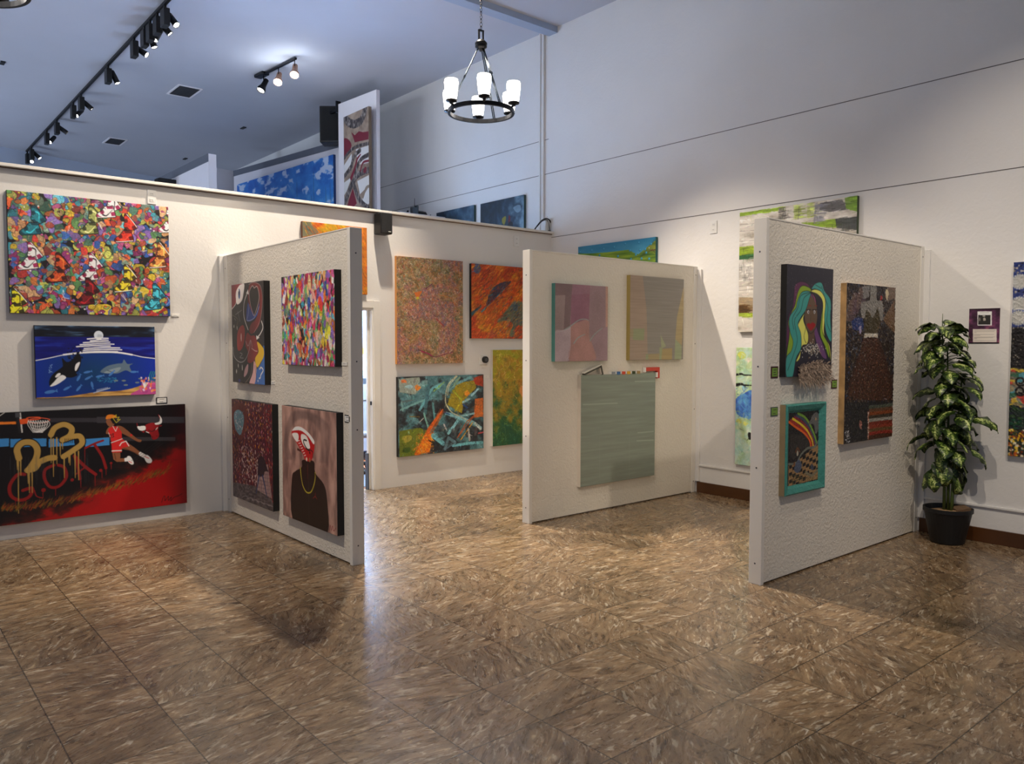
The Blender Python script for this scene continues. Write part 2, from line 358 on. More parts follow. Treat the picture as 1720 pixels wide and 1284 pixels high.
        i = np.arange(ny)[:, None]*(nx+1)+np.arange(nx); q = np.stack([i, i+nx+1, i+nx+2, i+1], -1).reshape(-1, 4)
        nv = (nx+1)*(ny+1); bk = np.zeros((4, 3), np.float32)          # four back corners close the sheet
        for j, (h_, z_) in enumerate(((s.hl, s.z1), (s.hr, s.z1), (s.hr, s.z0), (s.hl, s.z0))): bk[j, 1-s.ax] = h_; bk[j, s.ax] = s.face+.0005; bk[j, 2] = z_
        allco = np.vstack([co.reshape(-1, 3), bk]); top = list(range(nx+1)); bot = [ny*(nx+1)+k for k in top]; lef = [k*(nx+1) for k in range(ny+1)]; rig = [k*(nx+1)+nx for k in range(ny+1)]
        ext = [top+[nv+1, nv], rig+[nv+2, nv+1], bot[::-1]+[nv+3, nv+2], lef[::-1]+[nv, nv+3], [nv, nv+1, nv+2, nv+3]]
        me = bpy.data.meshes.new(name); me.vertices.add(nv+4); me.vertices.foreach_set('co', allco.ravel())
        nf = len(q); lv = np.concatenate([q.ravel()]+[np.array(e_) for e_ in ext]).astype(np.int32)
        ls = np.concatenate([np.arange(0, nf*4, 4), nf*4+np.cumsum([0]+[len(e_) for e_ in ext[:-1]])]).astype(np.int32)
        me.loops.add(len(lv)); me.loops.foreach_set('vertex_index', lv)
        me.polygons.add(len(ls)); me.polygons.foreach_set('loop_start', ls)
        me.update(calc_edges=True)
        # corner colour attribute, averaged to the vertices so that texels blend
        cp = np.pad(c, ((1, 1), (1, 1), (0, 0)), 'edge'); cv = (cp[:-1, :-1]+cp[1:, :-1]+cp[:-1, 1:]+cp[1:, 1:])/4
        at_ = me.color_attributes.new('Col', 'FLOAT_COLOR', 'POINT'); ca = np.ones((nv+4, 4), np.float32); ca[:nv, :3] = cv.reshape(-1, 3); ca[nv:, :3] = .3
        at_.data.foreach_set('color', ca.ravel())
        me.materials.append(material or M_PAINT); o = bpy.data.objects.new(name, me); COL.objects.link(o)
        if parent is not None: keep(o, parent)
        return o

def hang(art, wall, label, edge_mat, cat='painting', gain=1.0, material=None, relief=0, name='painting'):
    """stretched canvas: root at its bottom centre on the wall; edge box + painted front"""
    a0, a1 = sorted((art.hl, art.hr)); mid = (a0+a1)/2; loc = [0, 0, art.z0]; loc[art.ax] = wall; loc[1-art.ax] = mid
    root = thing(name, label, cat, loc)
    b = MB(); f0, f1 = sorted((art.face+.0006 if wall > art.face else art.face-.0006, wall))
    if art.ax == 1: b.box(a0, a1, f0, f1, art.z0, art.z1)
    else: b.box(f0, f1, a0, a1, art.z0, art.z1)
    keep(b.build('canvas_edge', edge_mat), root)
    art.mesh('painted_front', gain, material, root, relief)
    return root
# ---- picture routines are appended below ----

# ================================================================== the setting
XR, YD, HC = 6.98, 7.5, 5.6
struct(MB().add([(-7, -5, 0), (8, -5, 0), (8, 23, 0), (-7, 23, 0)], [(0, 1, 2, 3)]).build('floor', M_FLOOR))
struct(MB().box(XR, XR+.15, -3.0, 23, 0, HC+.05).build('wall_right', M_WALLR))
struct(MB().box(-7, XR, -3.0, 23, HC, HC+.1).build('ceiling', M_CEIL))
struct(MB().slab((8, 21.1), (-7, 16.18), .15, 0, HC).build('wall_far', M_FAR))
# partition between the two rooms, with the doorway
w = MB().box(-5, 3.45, YD, YD+.12, 0, 3.0).box(4.36, XR, YD, YD+.12, 0, 3.0).box(3.45, 4.36, YD, YD+.12, 2.0, 3.0)
struct(w.build('wall_back', M_WALL))
struct(MB().box(-5, XR, YD-.012, YD+.14, 3.0, 3.008).build('trim_1', M_BROWNB))  # dark strip standing in for the shadow gap under the cap
struct(MB().box(-5, XR, YD-.05, YD+.17, 3.008, 3.034).build('trim_2', M_POST, bevel=.003))
# ceiling beam over the partition
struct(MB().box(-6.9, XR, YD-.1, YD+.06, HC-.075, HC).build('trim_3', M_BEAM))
# panel joints of the tall right wall
for i, (z, y0, y1) in enumerate(((2.966, -3, 7.5), (3.79, -3, 23), (4.23, 7.56, 23))):
    struct(MB().box(XR-.0025, XR, y0, y1, z-.003, z+.003).build('trim_%d' % (4+i), M_SEAM))
# surface raceway and brown vinyl base along the right wall
struct(MB().box(XR-.018, XR, 5.29, YD, .283, .303).box(XR-.018, XR, 2.98, 5.16, .283, .303).box(XR-.018, XR, -3, 2.86, .283, .303).build('trim_7', M_WALLR, bevel=.004))
for y0, y1, n in ((5.29, 7.5, 'baseboard_back'), (2.98, 5.17, 'baseboard_middle'), (-3, 2.86, 'baseboard_right')):
    struct(MB().box(XR-.02, XR, y0, y1, 0, .115).build(n, M_BROWNB, bevel=.003))
# conduits on the right wall by the partition
struct(MB().box(XR-.03, XR, 7.63, 7.67, 3.05, HC-.0).box(XR-.022, XR, 7.70, 7.725, 3.05, HC).build('trim_8', M_WALLR, bevel=.004))
# doorway casing
dr = MB().box(4.35, 4.43, YD-.018, YD, 0, 2.06).box(3.38, 3.46, YD-.018, YD, 0, 2.06).box(3.46, 4.35, YD-.018, YD, 1.98, 2.06)
dr.box(4.335, 4.36, YD-.01, YD+.13, 0, 1.98).box(3.45, 3.475, YD-.01, YD+.13, 0, 1.98).box(3.475, 4.335, YD-.01, YD+.13, 1.955, 1.98)
dr.box(4.31, 4.335, YD+.05, YD+.08, 0, 1.955)
d1 = struct(dr.build('door_1', M_POST, bevel=.003))
keep(MB().box(4.325, 4.336, YD+.01, YD+.03, .93, .97).build('strike_plate', M_BMETAL), d1)
# office seen through the doorway
M_OFF = mat('office_wall', (160, 194, 232), .8, var=.01)
M_CAB = mat('grey_laminate', (104, 114, 126), .5, var=.03)
M_WOODF = mat('red_wood_floor', (158, 98, 66), .4, var=.35, vscale=7)
struct(MB().box(3.3, 5.84, YD+.15, 10.19, .001, .006).build('floor_office', M_WOODF))
struct(MB().box(3.2, 5.95, 10.2, 10.3, 0, 2.7).build('wall_office', M_OFF))
struct(MB().box(5.85, 5.95, YD+.2, 10.2, 0, 2.7).build('wall_office_side', M_OFF))
t = thing('office_counter', 'pale grey office counter with a black top seen through the doorway', 'counter', (4.9, 9.6, 0))
keep(MB().box(3.9, 5.8, 9.42, 9.95, .14, 1.05).build('cabinet_body', M_CAB, bevel=.004), t)
keep(MB().box(3.88, 5.82, 9.42, 9.97, 1.05, 1.13).build('countertop', mat('black_counter', (40, 46, 52), .35), bevel=.006), t)
keep(MB().box(3.95, 5.75, 9.415, 9.421, .82, .835).build('panel_joint', M_BLACK), t)
for x_ in (3.95, 5.70): keep(MB().box(x_, x_+.05, 9.5, 9.9, .006, .14).build('leg', M_CAB), t)
t = thing('towel_dispenser', 'white paper towel dispenser on the side of the office counter', 'dispenser', (5.5, 9.33, .55))
keep(MB().box(5.40, 5.60, 9.27, 9.42, .55, .93).build('housing', M_WHITEP, bevel=.01), t)
keep(MB().box(5.39, 5.61, 9.26, 9.42, .935, .965).build('lid', M_WHITEP, bevel=.008), t)
OX, OY = 4.83, 8.70
t = thing('office_chair', 'office chair with a black caster base standing beyond the doorway', 'chair', (OX, OY, 0))
ch = MB()
for k in range(5):
    a = math.radians(38+72*k); ch.tube([(OX, OY, .11), (OX+.27*math.cos(a), OY+.27*math.sin(a), .075)], (.022, .015))
keep(ch.build('star_base', M_BLACK, smooth=True), t)
for k in range(5):
    a = math.radians(38+72*k); c = Vector((OX+.27*math.cos(a), OY+.27*math.sin(a), .038))
    keep(MB().tube([c+Vector((-.02, 0, 0)), c+Vector((.02, 0, 0))], .03, 14).build('caster', M_BLACK, smooth=True), t)
keep(MB().tube([(OX, OY, .1), (OX, OY, .44)], .025, 12).build('gas_lift', M_BMETAL, smooth=True), t)
keep(MB().box(OX-.22, OX+.1, OY-.22, OY+.22, .44, .51).build('seat', M_GREY, bevel=.03), t)
keep(MB().box(OX-.32, OX-.26, OY-.2, OY+.2, .60, 1.05).box(OX-.32, OX-.20, OY-.02, OY+.02, .45, .49).box(OX-.30, OX-.27, OY-.02, OY+.02, .45, .7).build('backrest', M_GREY, bevel=.012), t)
tag(MB().box(3.6, 5.0, 7.68, 8.40, .006, .014).build('floor_mat', mat('dark_mat', (58, 66, 76), .8), bevel=.003), 'dark grey floor mat just inside the office doorway', 'mat')
keep(MB().box(4.300, 4.312, YD+.04, YD+.10, .001, .40).build('door_bumper', mat('post_grey', (62, 70, 80), .5)), d1)
t = thing('wall_notice', 'small white notice with an orange band on the office wall', 'notice', (5.63, 10.2, 1.28))
keep(MB().box(5.50, 5.76, 10.192, 10.2, 1.2, 1.62).build('sheet', M_WHITEP), t)
keep(MB().box(5.50, 5.76, 10.188, 10.192, 1.44, 1.54).build('orange_band', mat('orange', (226, 120, 40), .5)), t)
ol = area((4.7, 8.9, 2.65), (5.0, 9.6, 0), 560, 1.6, 1.2, (.78, .88, 1))  # unseen area lamp added over the office to brighten the doorway

# ---- partitions of the back room
def partition(p, q, th, z1, label, cap=None):
    r = thing('partition_wall', label, 'partition wall', ((p[0]+q[0])/2, (p[1]+q[1])/2, 0))
    keep(MB().slab(p, q, th, 0, z1).build('wall_board', M_PART), r)
    if cap: keep(MB().slab(*cap).build('dark_rail', M_CAPD), r)
    return r
partition((4.27, 14.9), (4.31, 12.33), .12, 4.5, 'white partition with a dark top rail, leftmost beyond the back wall', ((4.262, 14.9), (4.302, 12.33), .01, 4.38, 4.5))
partition((5.30, 15.84), (6.08, 15.94), .12, 5.08, 'short plain white partition between the two dark railed ones')
pa, pb = at(393, 313, 2, 4.72), at(566, 258.6, 2, 4.72)        # this partition's top falls with the roof
dv_ = Vector((pb[0]-pa[0], pb[1]-pa[1])).normalized(); Q0 = Vector((pa[0], pa[1])); Q1 = Q0+dv_*((pb-pa)[:2]@np.array(dv_)+.25); nn_ = Vector((-dv_.y, dv_.x))
zl = 1.6+(Q0.length)*(at(393, 287, 0, Q0.x)[2]-1.6)/Q0.length; zr = at(562, 239.5, 0, pb[0])[2]
r = thing('partition_wall', 'white partition with a dark rail carrying the long blue sky painting', 'partition wall', (*((Q0+Q1)/2), 0))
def sloped(q0, q1, th, a0, a1, b0, b1):
    n = nn_*th; c = [q0, q1, q1+n, q0+n]; zt_ = [b0, b1, b1, b0]; zb_ = [a0, a1, a1, a0]
    return MB().add([(v.x, v.y, z) for v, z in zip(c, zb_)]+[(v.x, v.y, z) for v, z in zip(c, zt_)], [(0, 3, 2, 1), (4, 5, 6, 7), (0, 1, 5, 4), (1, 2, 6, 5), (2, 3, 7, 6), (3, 0, 4, 7)])
keep(sloped(Q0, Q1, .12, 0, 0, zl, zr).build('wall_board', M_PART), r)
keep(sloped(Q0-nn_*.012, Q1-nn_*.012, .011, zl-.11, zr-.11, zl, zr).build('dark_rail', M_CAPD), r)
# tall board with the ring painting
r = thing('tall_display_board', 'tall narrow white display board rising above the back wall', 'display board', (6.1, 10.95, 0))
keep(MB().slab((6.054, 11.463), (6.139, 10.432), .06, 0, 5.38).build('board', M_PART), r)
t = thing('wall_speaker', 'large black loudspeaker high beside the tall narrow board', 'speaker', (6.14, 11.84, 4.84))
def speaker_box(root, c, hx, hy, z0, z1, ang=0):
    ax = Vector((math.cos(ang), math.sin(ang), 0)); ay = Vector((-math.sin(ang), math.cos(ang), 0))
    keep(MB().obox((*c, (z0+z1)/2), ax, ay, (0, 0, 1), hx, hy, (z1-z0)/2).build('cabinet', M_BLACK, bevel=.012), root)
    cc = Vector((*c, (z0+z1)/2))
    keep(MB().obox(cc-ay*(hy+.004), ax, ay, (0, 0, 1), hx*.86, .004, (z1-z0)/2*.9).build('grille', mat('speaker_cloth', (24, 24, 26), .9, bump=.6, bscale=300)), root)
speaker_box(t, (6.14, 11.86), .16, .15, 4.84, 5.42, math.radians(-40))
keep(MB().box(6.04, 6.08, 11.463, 11.72, 5.28, 5.32).box(6.02, 6.10, 11.463, 11.49, 5.25, 5.43).build('bracket', M_BMETAL), t)
t = thing('wall_speaker', 'black loudspeaker on the leftmost railed partition beyond the back wall', 'speaker', (4.25, 13.9, 4.17))
speaker_box(t, (4.16, 13.9), .10, .16, 4.17, 4.33, math.radians(-86))
keep(MB().box(4.2, 4.29, 13.88, 13.92, 4.22, 4.26).build('bracket', M_BMETAL), t)

# ---- display panels
def screws(root, pts, n):
    for p in pts:
        b = MB(); p = Vector(p); n_ = Vector(n); b.tube([p-n_*.001, p+n_*.0012], .006, 10); keep(b.build('screw', M_GREY), root)
ZP = 2.42
def panelX(y0, label, n_):          # runs along X from 4.57 to the right wall, faces y0
    r = thing('display_panel', label, 'display panel', (5.7, y0+.047, 0)); y1 = y0+.094
    keep(MB().box(4.60, 6.90, y0+.006, y1-.006, .012, ZP-.008).build('textured_board', M_PANEL), r)
    keep(MB().box(4.57, 4.604, y0, y1, 0, ZP).build('end_post', M_POST, bevel=.003), r)
    keep(MB().box(4.604, 6.92, y0+.002, y1-.002, ZP-.008, ZP).build('top_rail', M_POST), r)
    keep(MB().box(6.895, 6.955, y0, y1, 0, ZP).build('wall_post', M_POST, bevel=.003), r)
    struct(MB().box(6.955, 6.98, y0-.045, y1+.045, .12, ZP-.03).build('trim_%d' % n_, M_WALLR, bevel=.003))
    screws(r, [(4.57, y0+.047, z) for z in (2.2, 1.45, .78, .14)], (-1, 0, 0))
    screws(r, [(6.925, y0, z) for z in (2.33, 1.6, .9, .12)], (0, -1, 0))
    return r
PC = panelX(5.187, 'white textured display panel carrying two muted pastel canvases and a grey green one', 9)
PD = panelX(2.87, 'white textured display panel nearest the potted plant, with the beaded dress picture', 10)
r = PB = thing('display_panel', 'white textured display panel nearest the red basketball painting', 'display panel', (2.775, 6.2, 0))
keep(MB().box(2.728+.006, 2.822-.006, 5.05, 7.38, .012, ZP-.008).build('textured_board', M_PANEL), r)
keep(MB().box(2.728, 2.826, 5.015, 5.054, 0, ZP).build('end_post', M_POST, bevel=.003), r)
keep(MB().box(2.73, 2.82, 5.054, 7.40, ZP-.008, ZP).build('top_rail', M_POST), r)
keep(MB().box(2.728, 2.822, 7.375, 7.455, 0, ZP).build('wall_post', M_POST, bevel=.003), r)
struct(MB().box(2.69, 2.86, 7.455, 7.5, .0, ZP).build('trim_11', M_WALL, bevel=.003))
keep(MB().box(2.7336, 2.7342, 5.42, 5.422, .012, ZP-.01).build('board_joint', mat('joint_line', (186, 178, 166), .8, var=0)), r)
screws(r, [(2.775, 5.015, z) for z in (2.24, 1.47, .98, .14)], (0, -1, 0))
screws(r, [(2.728, 7.41, z) for z in (2.3, 1.6, .9, .12)], (-1, 0, 0))

# ---- small wall fittings
def outlet(label, ax, wall, h, z, w=.075, hh=.125):
    r = thing('wall_outlet', label, 'outlet', (h, wall, z) if ax == 1 else (wall, h, z)); d = .008
    def bx(a0, a1, e0, e1, z0, z1): return MB().box(h+a0, h+a1, wall-e1, wall-e0, z+z0, z+z1) if ax == 1 else MB().box(wall-e1, wall-e0, h+a0, h+a1, z+z0, z+z1)
    keep(bx(-w/2, w/2, 0, d, -hh/2, hh/2).build('cover_plate', M_WHITEP, bevel=.002), r)
    for s_ in (.028, -.028):
        so = keep(bx(-.017, .017, d, d+.002, s_-.014, s_+.014).build('socket', M_WHITEP, bevel=.001), r)
        b = bx(-.008, -.005, d+.002, d+.0025, s_-.004, s_+.006); k = bx(.005, .008, d+.002, d+.0025, s_-.004, s_+.006); b.add(k.v, k.f)
        sl = b.build('slot', M_GREY); sl.parent = so; sl.matrix_parent_inverse = Matrix.Translation(-Vector(r.location)); 
        sl.matrix_parent_inverse = so.matrix_parent_inverse.copy() if False else Matrix.Identity(4)
outlet('white outlet above the top right corner of the shoe collage', 1, YD, 2.113, 2.90, .075, .125)
outlet('white outlet near the corner under the ledge', 1, YD, 6.383, 2.867, .085, .13)
outlet('white outlet on the right wall beside the white and lime abstract', 0, XR, 5.007, 2.82, .085, .13)
t = thing('wall_speaker', 'small black speaker hung just under the ledge of the back wall', 'speaker', (4.44, YD, 2.88))
speaker_box(t, (4.43, YD-.095), .072, .075, 2.765, 2.99)
keep(MB().box(4.40, 4.46, YD-.03, YD, 2.83, 2.93).build('bracket', M_BMETAL), t)
keep(MB().box(4.445, 4.475, YD-.182, YD-.178, 2.787, 2.793).build('badge', M_WHITEP), t)
t = thing('thermostat', 'round black thermostat on a white square plate', 'thermostat', (5.863, YD, 1.405))
keep(MB().box(5.80, 5.925, YD-.014, YD, 1.345, 1.465).build('wall_plate', M_WHITEP, bevel=.004), t)
Mx = Matrix.Rotation(math.radians(90), 4, 'X')
keep(MB().lathe([(0, .05), (.034, .05), (.04, .044), (.04, .014), (0, .014)], (5.872, YD, 1.405), 28, Mx).build('dial', M_BLACK, smooth=False), t)
keep(MB().lathe([(0, .0515), (.022, .0515), (.022, .050)], (5.872, YD, 1.405), 24, Mx).build('display', M_GREY), t)
M_CARD = mat('white_card', (232, 230, 224), .6, var=0); M_INK = mat('ink', (60, 58, 56), .7, var=0); M_GREENC = mat('green_card', (120, 158, 66), .6, var=.05)
M_MAROON = mat('maroon_card', (66, 26, 34), .6, var=.05); M_BLACKC = mat('black_card', (28, 28, 30), .6, var=0)
def card(label, ax, wall, h0, h1, z0, z1, back=None, face=M_CARD, lines=2, d=.006):
    root_loc = ((h0+h1)/2, wall, z0) if ax == 1 else (wall, (h0+h1)/2, z0)
    r = thing('label_card', label, 'label', root_loc); w_, g = h1-h0, z1-z0
    def bx(a0, a1, e0, e1, b0, b1): return MB().box(a0, a1, wall-e1, wall-e0, b0, b1) if ax == 1 else MB().box(wall-e1, wall-e0, a0, a1, b0, b1)
    if back:
        keep(bx(h0, h1, 0, d*.6, z0, z1).build('backing', back), r); i = min(w_, g)*.13
    else: i = 0
    keep(bx(h0+i, h1-i, d*.6 if back else 0, d, z0+i, z1-i).build('card', face), r)
    for k in range(lines):
        zz = z1-g*(.3+.4*k/max(1, lines-1)) if lines > 1 else (z0+z1)/2
        q = bx(h0+w_*.28, h1-w_*(.28+.1*(k % 2)), d, d+.0006, zz-g*.03, zz+g*.03)
        keep(q.build('text_line', M_INK), r)
card('small white card at the lower right corner of the shoe collage', 1, YD, 2.262, 2.33, 1.842, 1.862, lines=1)
card('black edged card between the orca painting and the red basketball painting', 1, YD, 2.115, 2.21, 1.052, 1.11, M_BLACKC)
card('tiny white card by the lower right corner of the dark blue and orange abstract', 1, YD, 5.875, 5.94, 1.187, 1.212, lines=1) if False else card('tiny white card at the upper right corner of the dark blue and orange abstract', 1, YD, 5.875, 5.94, 1.187, 1.212, lines=1)
card('tiny white card at the lower right corner of the tall tangled abstract', 1, YD, 5.575, 5.61, 1.372, 1.39, lines=1)
XB = 2.734
card('tiny white card at the lower right of the black cartoon canvas', 0, XB, 6.33, 6.40, 1.255, 1.28, lines=1)
card('tiny white card at the lower right of the confetti coloured canvas', 0, XB, 5.05+.02, 5.15, 1.44, 1.465, lines=1)
card('white card between the crowd painting and the sneaker head portrait', 0, XB, 6.12, 6.20, 1.05, 1.066, lines=1)
card('black edged card right of the sneaker head portrait', 0, XB, 5.03, 5.12, 1.03, 1.085, M_BLACKC)
YP = 2.876
card('green card on maroon left of the black canvas with the colourful hair', 1, YP, 4.655, 4.738, 1.372, 1.45, M_MAROON, M_GREENC, 3)
card('green card left of the beaded dress picture', 1, YP, 5.449, 5.53, 1.275, 1.34, M_MAROON, M_GREENC, 2)
card('green card on grey left of the turquoise frame', 1, YP, 4.66, 4.745, 1.118, 1.18, mat('grey_card', (92, 104, 92), .6), M_GREENC, 2)
YC = 5.193
card('tiny white card right of the mauve canvas', 1, YC, 5.545, 5.57, 1.605, 1.63, lines=1)
card('tiny white card right of the grey and ochre canvas', 1, YC, 6.66, 6.69, 1.52, 1.545, lines=1)
# poster about the artist
t = thing('info_poster', 'purple poster with a photo and text above the potted plant', 'poster', (XR, 2.403, 1.6))
A = Art(0, XR-.004, 2.518, 2.293, 1.604, 1.885, 420, 5, (66, 30, 58))
n_ = A.noise(40, 40, 4, 5); A.im[:] = A.ramp(n_, [(0, (36, 16, 30)), (.5, (74, 36, 66)), (.8, (112, 58, 92)), (1, (150, 96, 90))])
A.src = (1610, 500, 12.844)
def rect(A, x0, y0, x1, y1, c, a=1): A.poly(A.P([(x0, y0), (x1, y0), (x1, y1), (x0, y1)]), c, a)
rect(A, 235, 975, 880, 1000, (14, 8, 10)); rect(A, 240, 245, 900, 268, (24, 10, 18))
rect(A, 410, 300, 718, 606, (232, 228, 220)); rect(A, 424, 378, 690, 588, (40, 38, 36))
A.blob(*A.P([(560, 470)])[0], 8, 11, (168, 160, 150)); A.blob(*A.P([(550, 400)])[0], 10, 4, (190, 184, 176)); A.blob(*A.P([(455, 470)])[0], 5, 14, (120, 114, 108))
A.line(A.P([(465, 332), (655, 328)]), .9, (90, 86, 84)); rect(A, 310, 685, 822, 968, (214, 206, 196))
for y, x1 in ((715, 795), (740, 770), (765, 385), (803, 765), (822, 465), (857, 785), (875, 745), (895, 395), (932, 795)): A.line(A.P([(335, y), (x1, y-3)]), .8, (96, 88, 84), .8)
A.mesh('printed_sheet', 1.25, M_PAINTF, t)
keep(MB().box(XR-.0036, XR, 2.293, 2.518, 1.604, 1.885).build('backing_board', M_CARD), t)

# ---- chandeliers
def chandelier(cx, cy, z, label, a0=-3):
    r = thing('chandelier', label, 'chandelier', (cx, cy, HC), 'black ring chandeliers'); R = .305
    ring = []; b = MB(); b.lathe([(R-.012, -.018), (R+.012, -.018), (R+.012, .018), (R-.012, .018), (R-.012, -.018)], (cx, cy, z), 56)
    keep(b.build('ring', M_BMETAL), r)
    keep(MB().lathe([(0, .075), (.03, .075), (.045, .06), (.058, .045), (.058, .03), (.05, .028), (.056, .02), (.056, .005), (.035, -.01), (.02, -.03), (0, -.035)], (cx, cy, z+.60), 28).build('hub', M_BMETAL, smooth=True), r)
    keep(MB().box(cx-.03, cx-.02, cy-.008, cy+.008, z+.67, z+.76).box(cx+.02, cx+.03, cy-.008, cy+.008, z+.67, z+.76).box(cx-.03, cx+.03, cy-.01, cy+.01, z+.755, z+.768).build('loop', M_BMETAL), r)
    ch = MB(); zz = z+.785; k = 0
    while zz < HC-.05:
        a = (1, 0, 0) if k % 2 else (0, 1, 0); ch.torus((cx, cy, zz), .017, .0032, a, (0, 0, 1), 14, 6, .62, 1.25); zz += .034; k += 1
    keep(ch.build('chain', M_BMETAL, smooth=True), r)
    keep(MB().lathe([(0, 0), (.065, 0), (.065, -.015), (.03, -.03), (0, -.03)], (cx, cy, HC-.0), 28).build('ceiling_canopy', M_BMETAL, smooth=False), r)
    for k in range(3):
        a = math.radians(a0+30+120*k); d = Vector((math.cos(a), math.sin(a), 0)); p = Vector((cx, cy, z+.585))+d*.035; q = Vector((cx, cy, z+.01))+d*R; s_ = Vector((-d.y, d.x, 0))*.008
        rd = MB().tube([p-s_, q-s_], .0055, 8).tube([p+s_, q+s_], .0055, 8); rod = keep(rd.build('rod', M_CHROME, smooth=True), r)
        mid = p.lerp(q, .45); e = (q-p).normalized(); cl = MB().obox(mid, e, s_.normalized(), e.cross(s_.normalized()), .012, .017, .009)
        keep(cl.build('rod_clamp', M_CHROME), r)
    for k in range(6):
        a = math.radians(a0+60*k); c = (cx+(R+.03)*math.cos(a), cy+(R+.03)*math.sin(a), z)
        keep(MB().lathe([(0, .018), (.018, .018), (.02, .03), (.052, .04), (.055, .05), (.05, .056), (0, .056)], c, 24).tube([(cx+R*math.cos(a), cy+R*math.sin(a), z), (c[0], c[1], z+.03)], .012).build('cup', M_BMETAL, smooth=False), r)
        keep(MB().lathe([(0, .056), (.046, .056), (.052, .08), (.062, .16), (.066, .215), (.060, .24), (.03, .246), (0, .246)], c, 28).build('glass_shade', M_LAMP, smooth=True), r)
    return r
chandelier(4.68, 6.017, 3.80, 'black ring chandelier with six glowing glass shades')
chandelier(.66, 6.0, 3.83, 'black ring chandelier cut off by the top left corner')

# ---- long track with spotlights
def track_head(x, y, z, az, tilt, label, lit=True, sc=1.0):
    r = thing('track_spotlight', label, 'spotlight', (x, y, z), 'spotlights on the long ceiling track')
    keep(MB().box(x-.012, x+.012, y-.02, y+.02, z-.05, z).build('mount', M_BLACK), r)
    keep(MB().box(x-.035*sc, x+.035*sc, y-.075*sc, y+.075*sc, z-.05-.2*sc, z-.05).build('driver_box', M_BLACK, bevel=.006), r)
    d = Vector((math.cos(az)*math.sin(tilt), math.sin(az)*math.sin(tilt), -math.cos(tilt))); sd = Vector((1, 0, 0))
    c = Vector((x+.085*sc, y, z-.05-.10*sc)); q = d.to_track_quat('Z', 'Y').to_matrix().to_4x4()
    keep(MB().lathe([(0, -.10*sc), (.03*sc, -.10*sc), (.036*sc, -.08*sc), (.04*sc, .09*sc), (.036*sc, .09*sc), (.034*sc, .075*sc)], c, 20, q).tube([(x+.03*sc, y, c.z), (x+.06*sc, y, c.z)], .012).build('lamp_barrel', M_BLACK, smooth=False), r)
    if lit: keep(MB().lathe([(0, .082*sc), (.034*sc, .082*sc), (.034*sc, .078*sc)], c, 20, q).build('lens', M_LENS), r)
    return r
XT = 2.97
t = thing('ceiling_track', 'long black lighting track running away across the ceiling', 'lighting track', (XT, 14, HC))
keep(MB().box(XT-.018, XT+.018, 7.7, 19.2, HC-.035, HC).build('rail', M_BLACK), t)
keep(MB().box(XT-.022, XT+.022, 7.7, 7.85, HC-.038, HC-.001).build('end_feed', M_BMETAL), t)
ordn = ['nearest', 'second', 'third', 'fourth', 'fifth', 'sixth', 'seventh', 'eighth', 'ninth', 'tenth', 'eleventh', 'twelfth']
hp = [(275, 8, 300, 40), (262, 22, 340, 42), (248, 34, 200, 30), (238, 44, 330, 20), (218, 62, 320, 55), (170, 108, 330, 25), (122, 156, 350, 50), (108, 170, 215, 45), (83, 200, 350, 55), (66, 218, 220, 45), (38, 245, 330, 45), (28, 252, 250, 45)]
for i, (px, py, az, ti) in enumerate(hp):
    p = at(px, py, 0, XT); yy = p[1]
    q_ = at(px, py, 2, HC-.035); yy = q_[1]
    track_head(XT, yy, HC-.035, math.radians(az), math.radians(ti), ('black spotlight nearest the camera on the long ceiling track' if i == 0 else 'black spotlight, %s from the near end of the long ceiling track' % ordn[i]), lit=True, sc=1.0)
# short three-lamp fixture
p0, p1 = Vector(at(433, 130, 2, HC-.03)), Vector(at(497, 98, 2, HC-.03)); dd = (p1-p0).normalized()
t = thing('ceiling_light_bar', 'short black ceiling bar with three swivelling lamps', 'ceiling light', (p0+p1)/2+Vector((0, 0, .03)))
keep(MB().obox((p0+p1)/2, dd, Vector((-dd.y, dd.x, 0)), (0, 0, 1), (p1-p0).length/2, .018, .014).build('bar', M_BMETAL, bevel=.004), t)
keep(MB().obox(p0+dd*.12+Vector((0, 0, .005)), dd, Vector((-dd.y, dd.x, 0)), (0, 0, 1), .13, .06, .024).build('mounting_box', M_BMETAL, bevel=.015), t)
for k, (f, dv, lit) in enumerate(((.16, Vector((-.45, -.1, -.8)), 0), (.56, Vector((-.35, -.5, -.75)), 1), (.97, Vector((-.3, -.5, -.8)), 1))):
    a = p0.lerp(p1, f)-Vector((0, 0, .014)); dv = dv.normalized(); q = dv.to_track_quat('Z', 'Y').to_matrix().to_4x4(); c = a+Vector((0, 0, -.14))
    keep(MB().tube([a, a+Vector((0, 0, -.09)), c], .007).build('swivel_arm', M_BMETAL, smooth=True), t)
    hd = keep(MB().lathe([(0, -.10), (.035, -.10), (.038, -.02), (.042, .02), (.062, .075), (.062, .11), (.056, .11), (.05, .08)], c, 24, q).build('lamp_head', M_BMETAL if not lit else mat('bronze_head', (150, 112, 92), .5), smooth=False), t)
    keep(MB().lathe([(0, .13), (.03, .125), (.05, .105), (.055, .085), (0, .08)] if lit else [(0, .1), (.05, .098), (.052, .09)], c, 24, q).build('bulb', M_LENS, smooth=True), t)
    if lit:
        pl = bpy.data.lights.new('bulb_light', 'POINT'); pl.energy = 7; pl.color = (.85, .92, 1); pl.shadow_soft_size = .06
        o = bpy.data.objects.new('bulb_light', pl); COL.objects.link(o); o.location = c+dv*.22
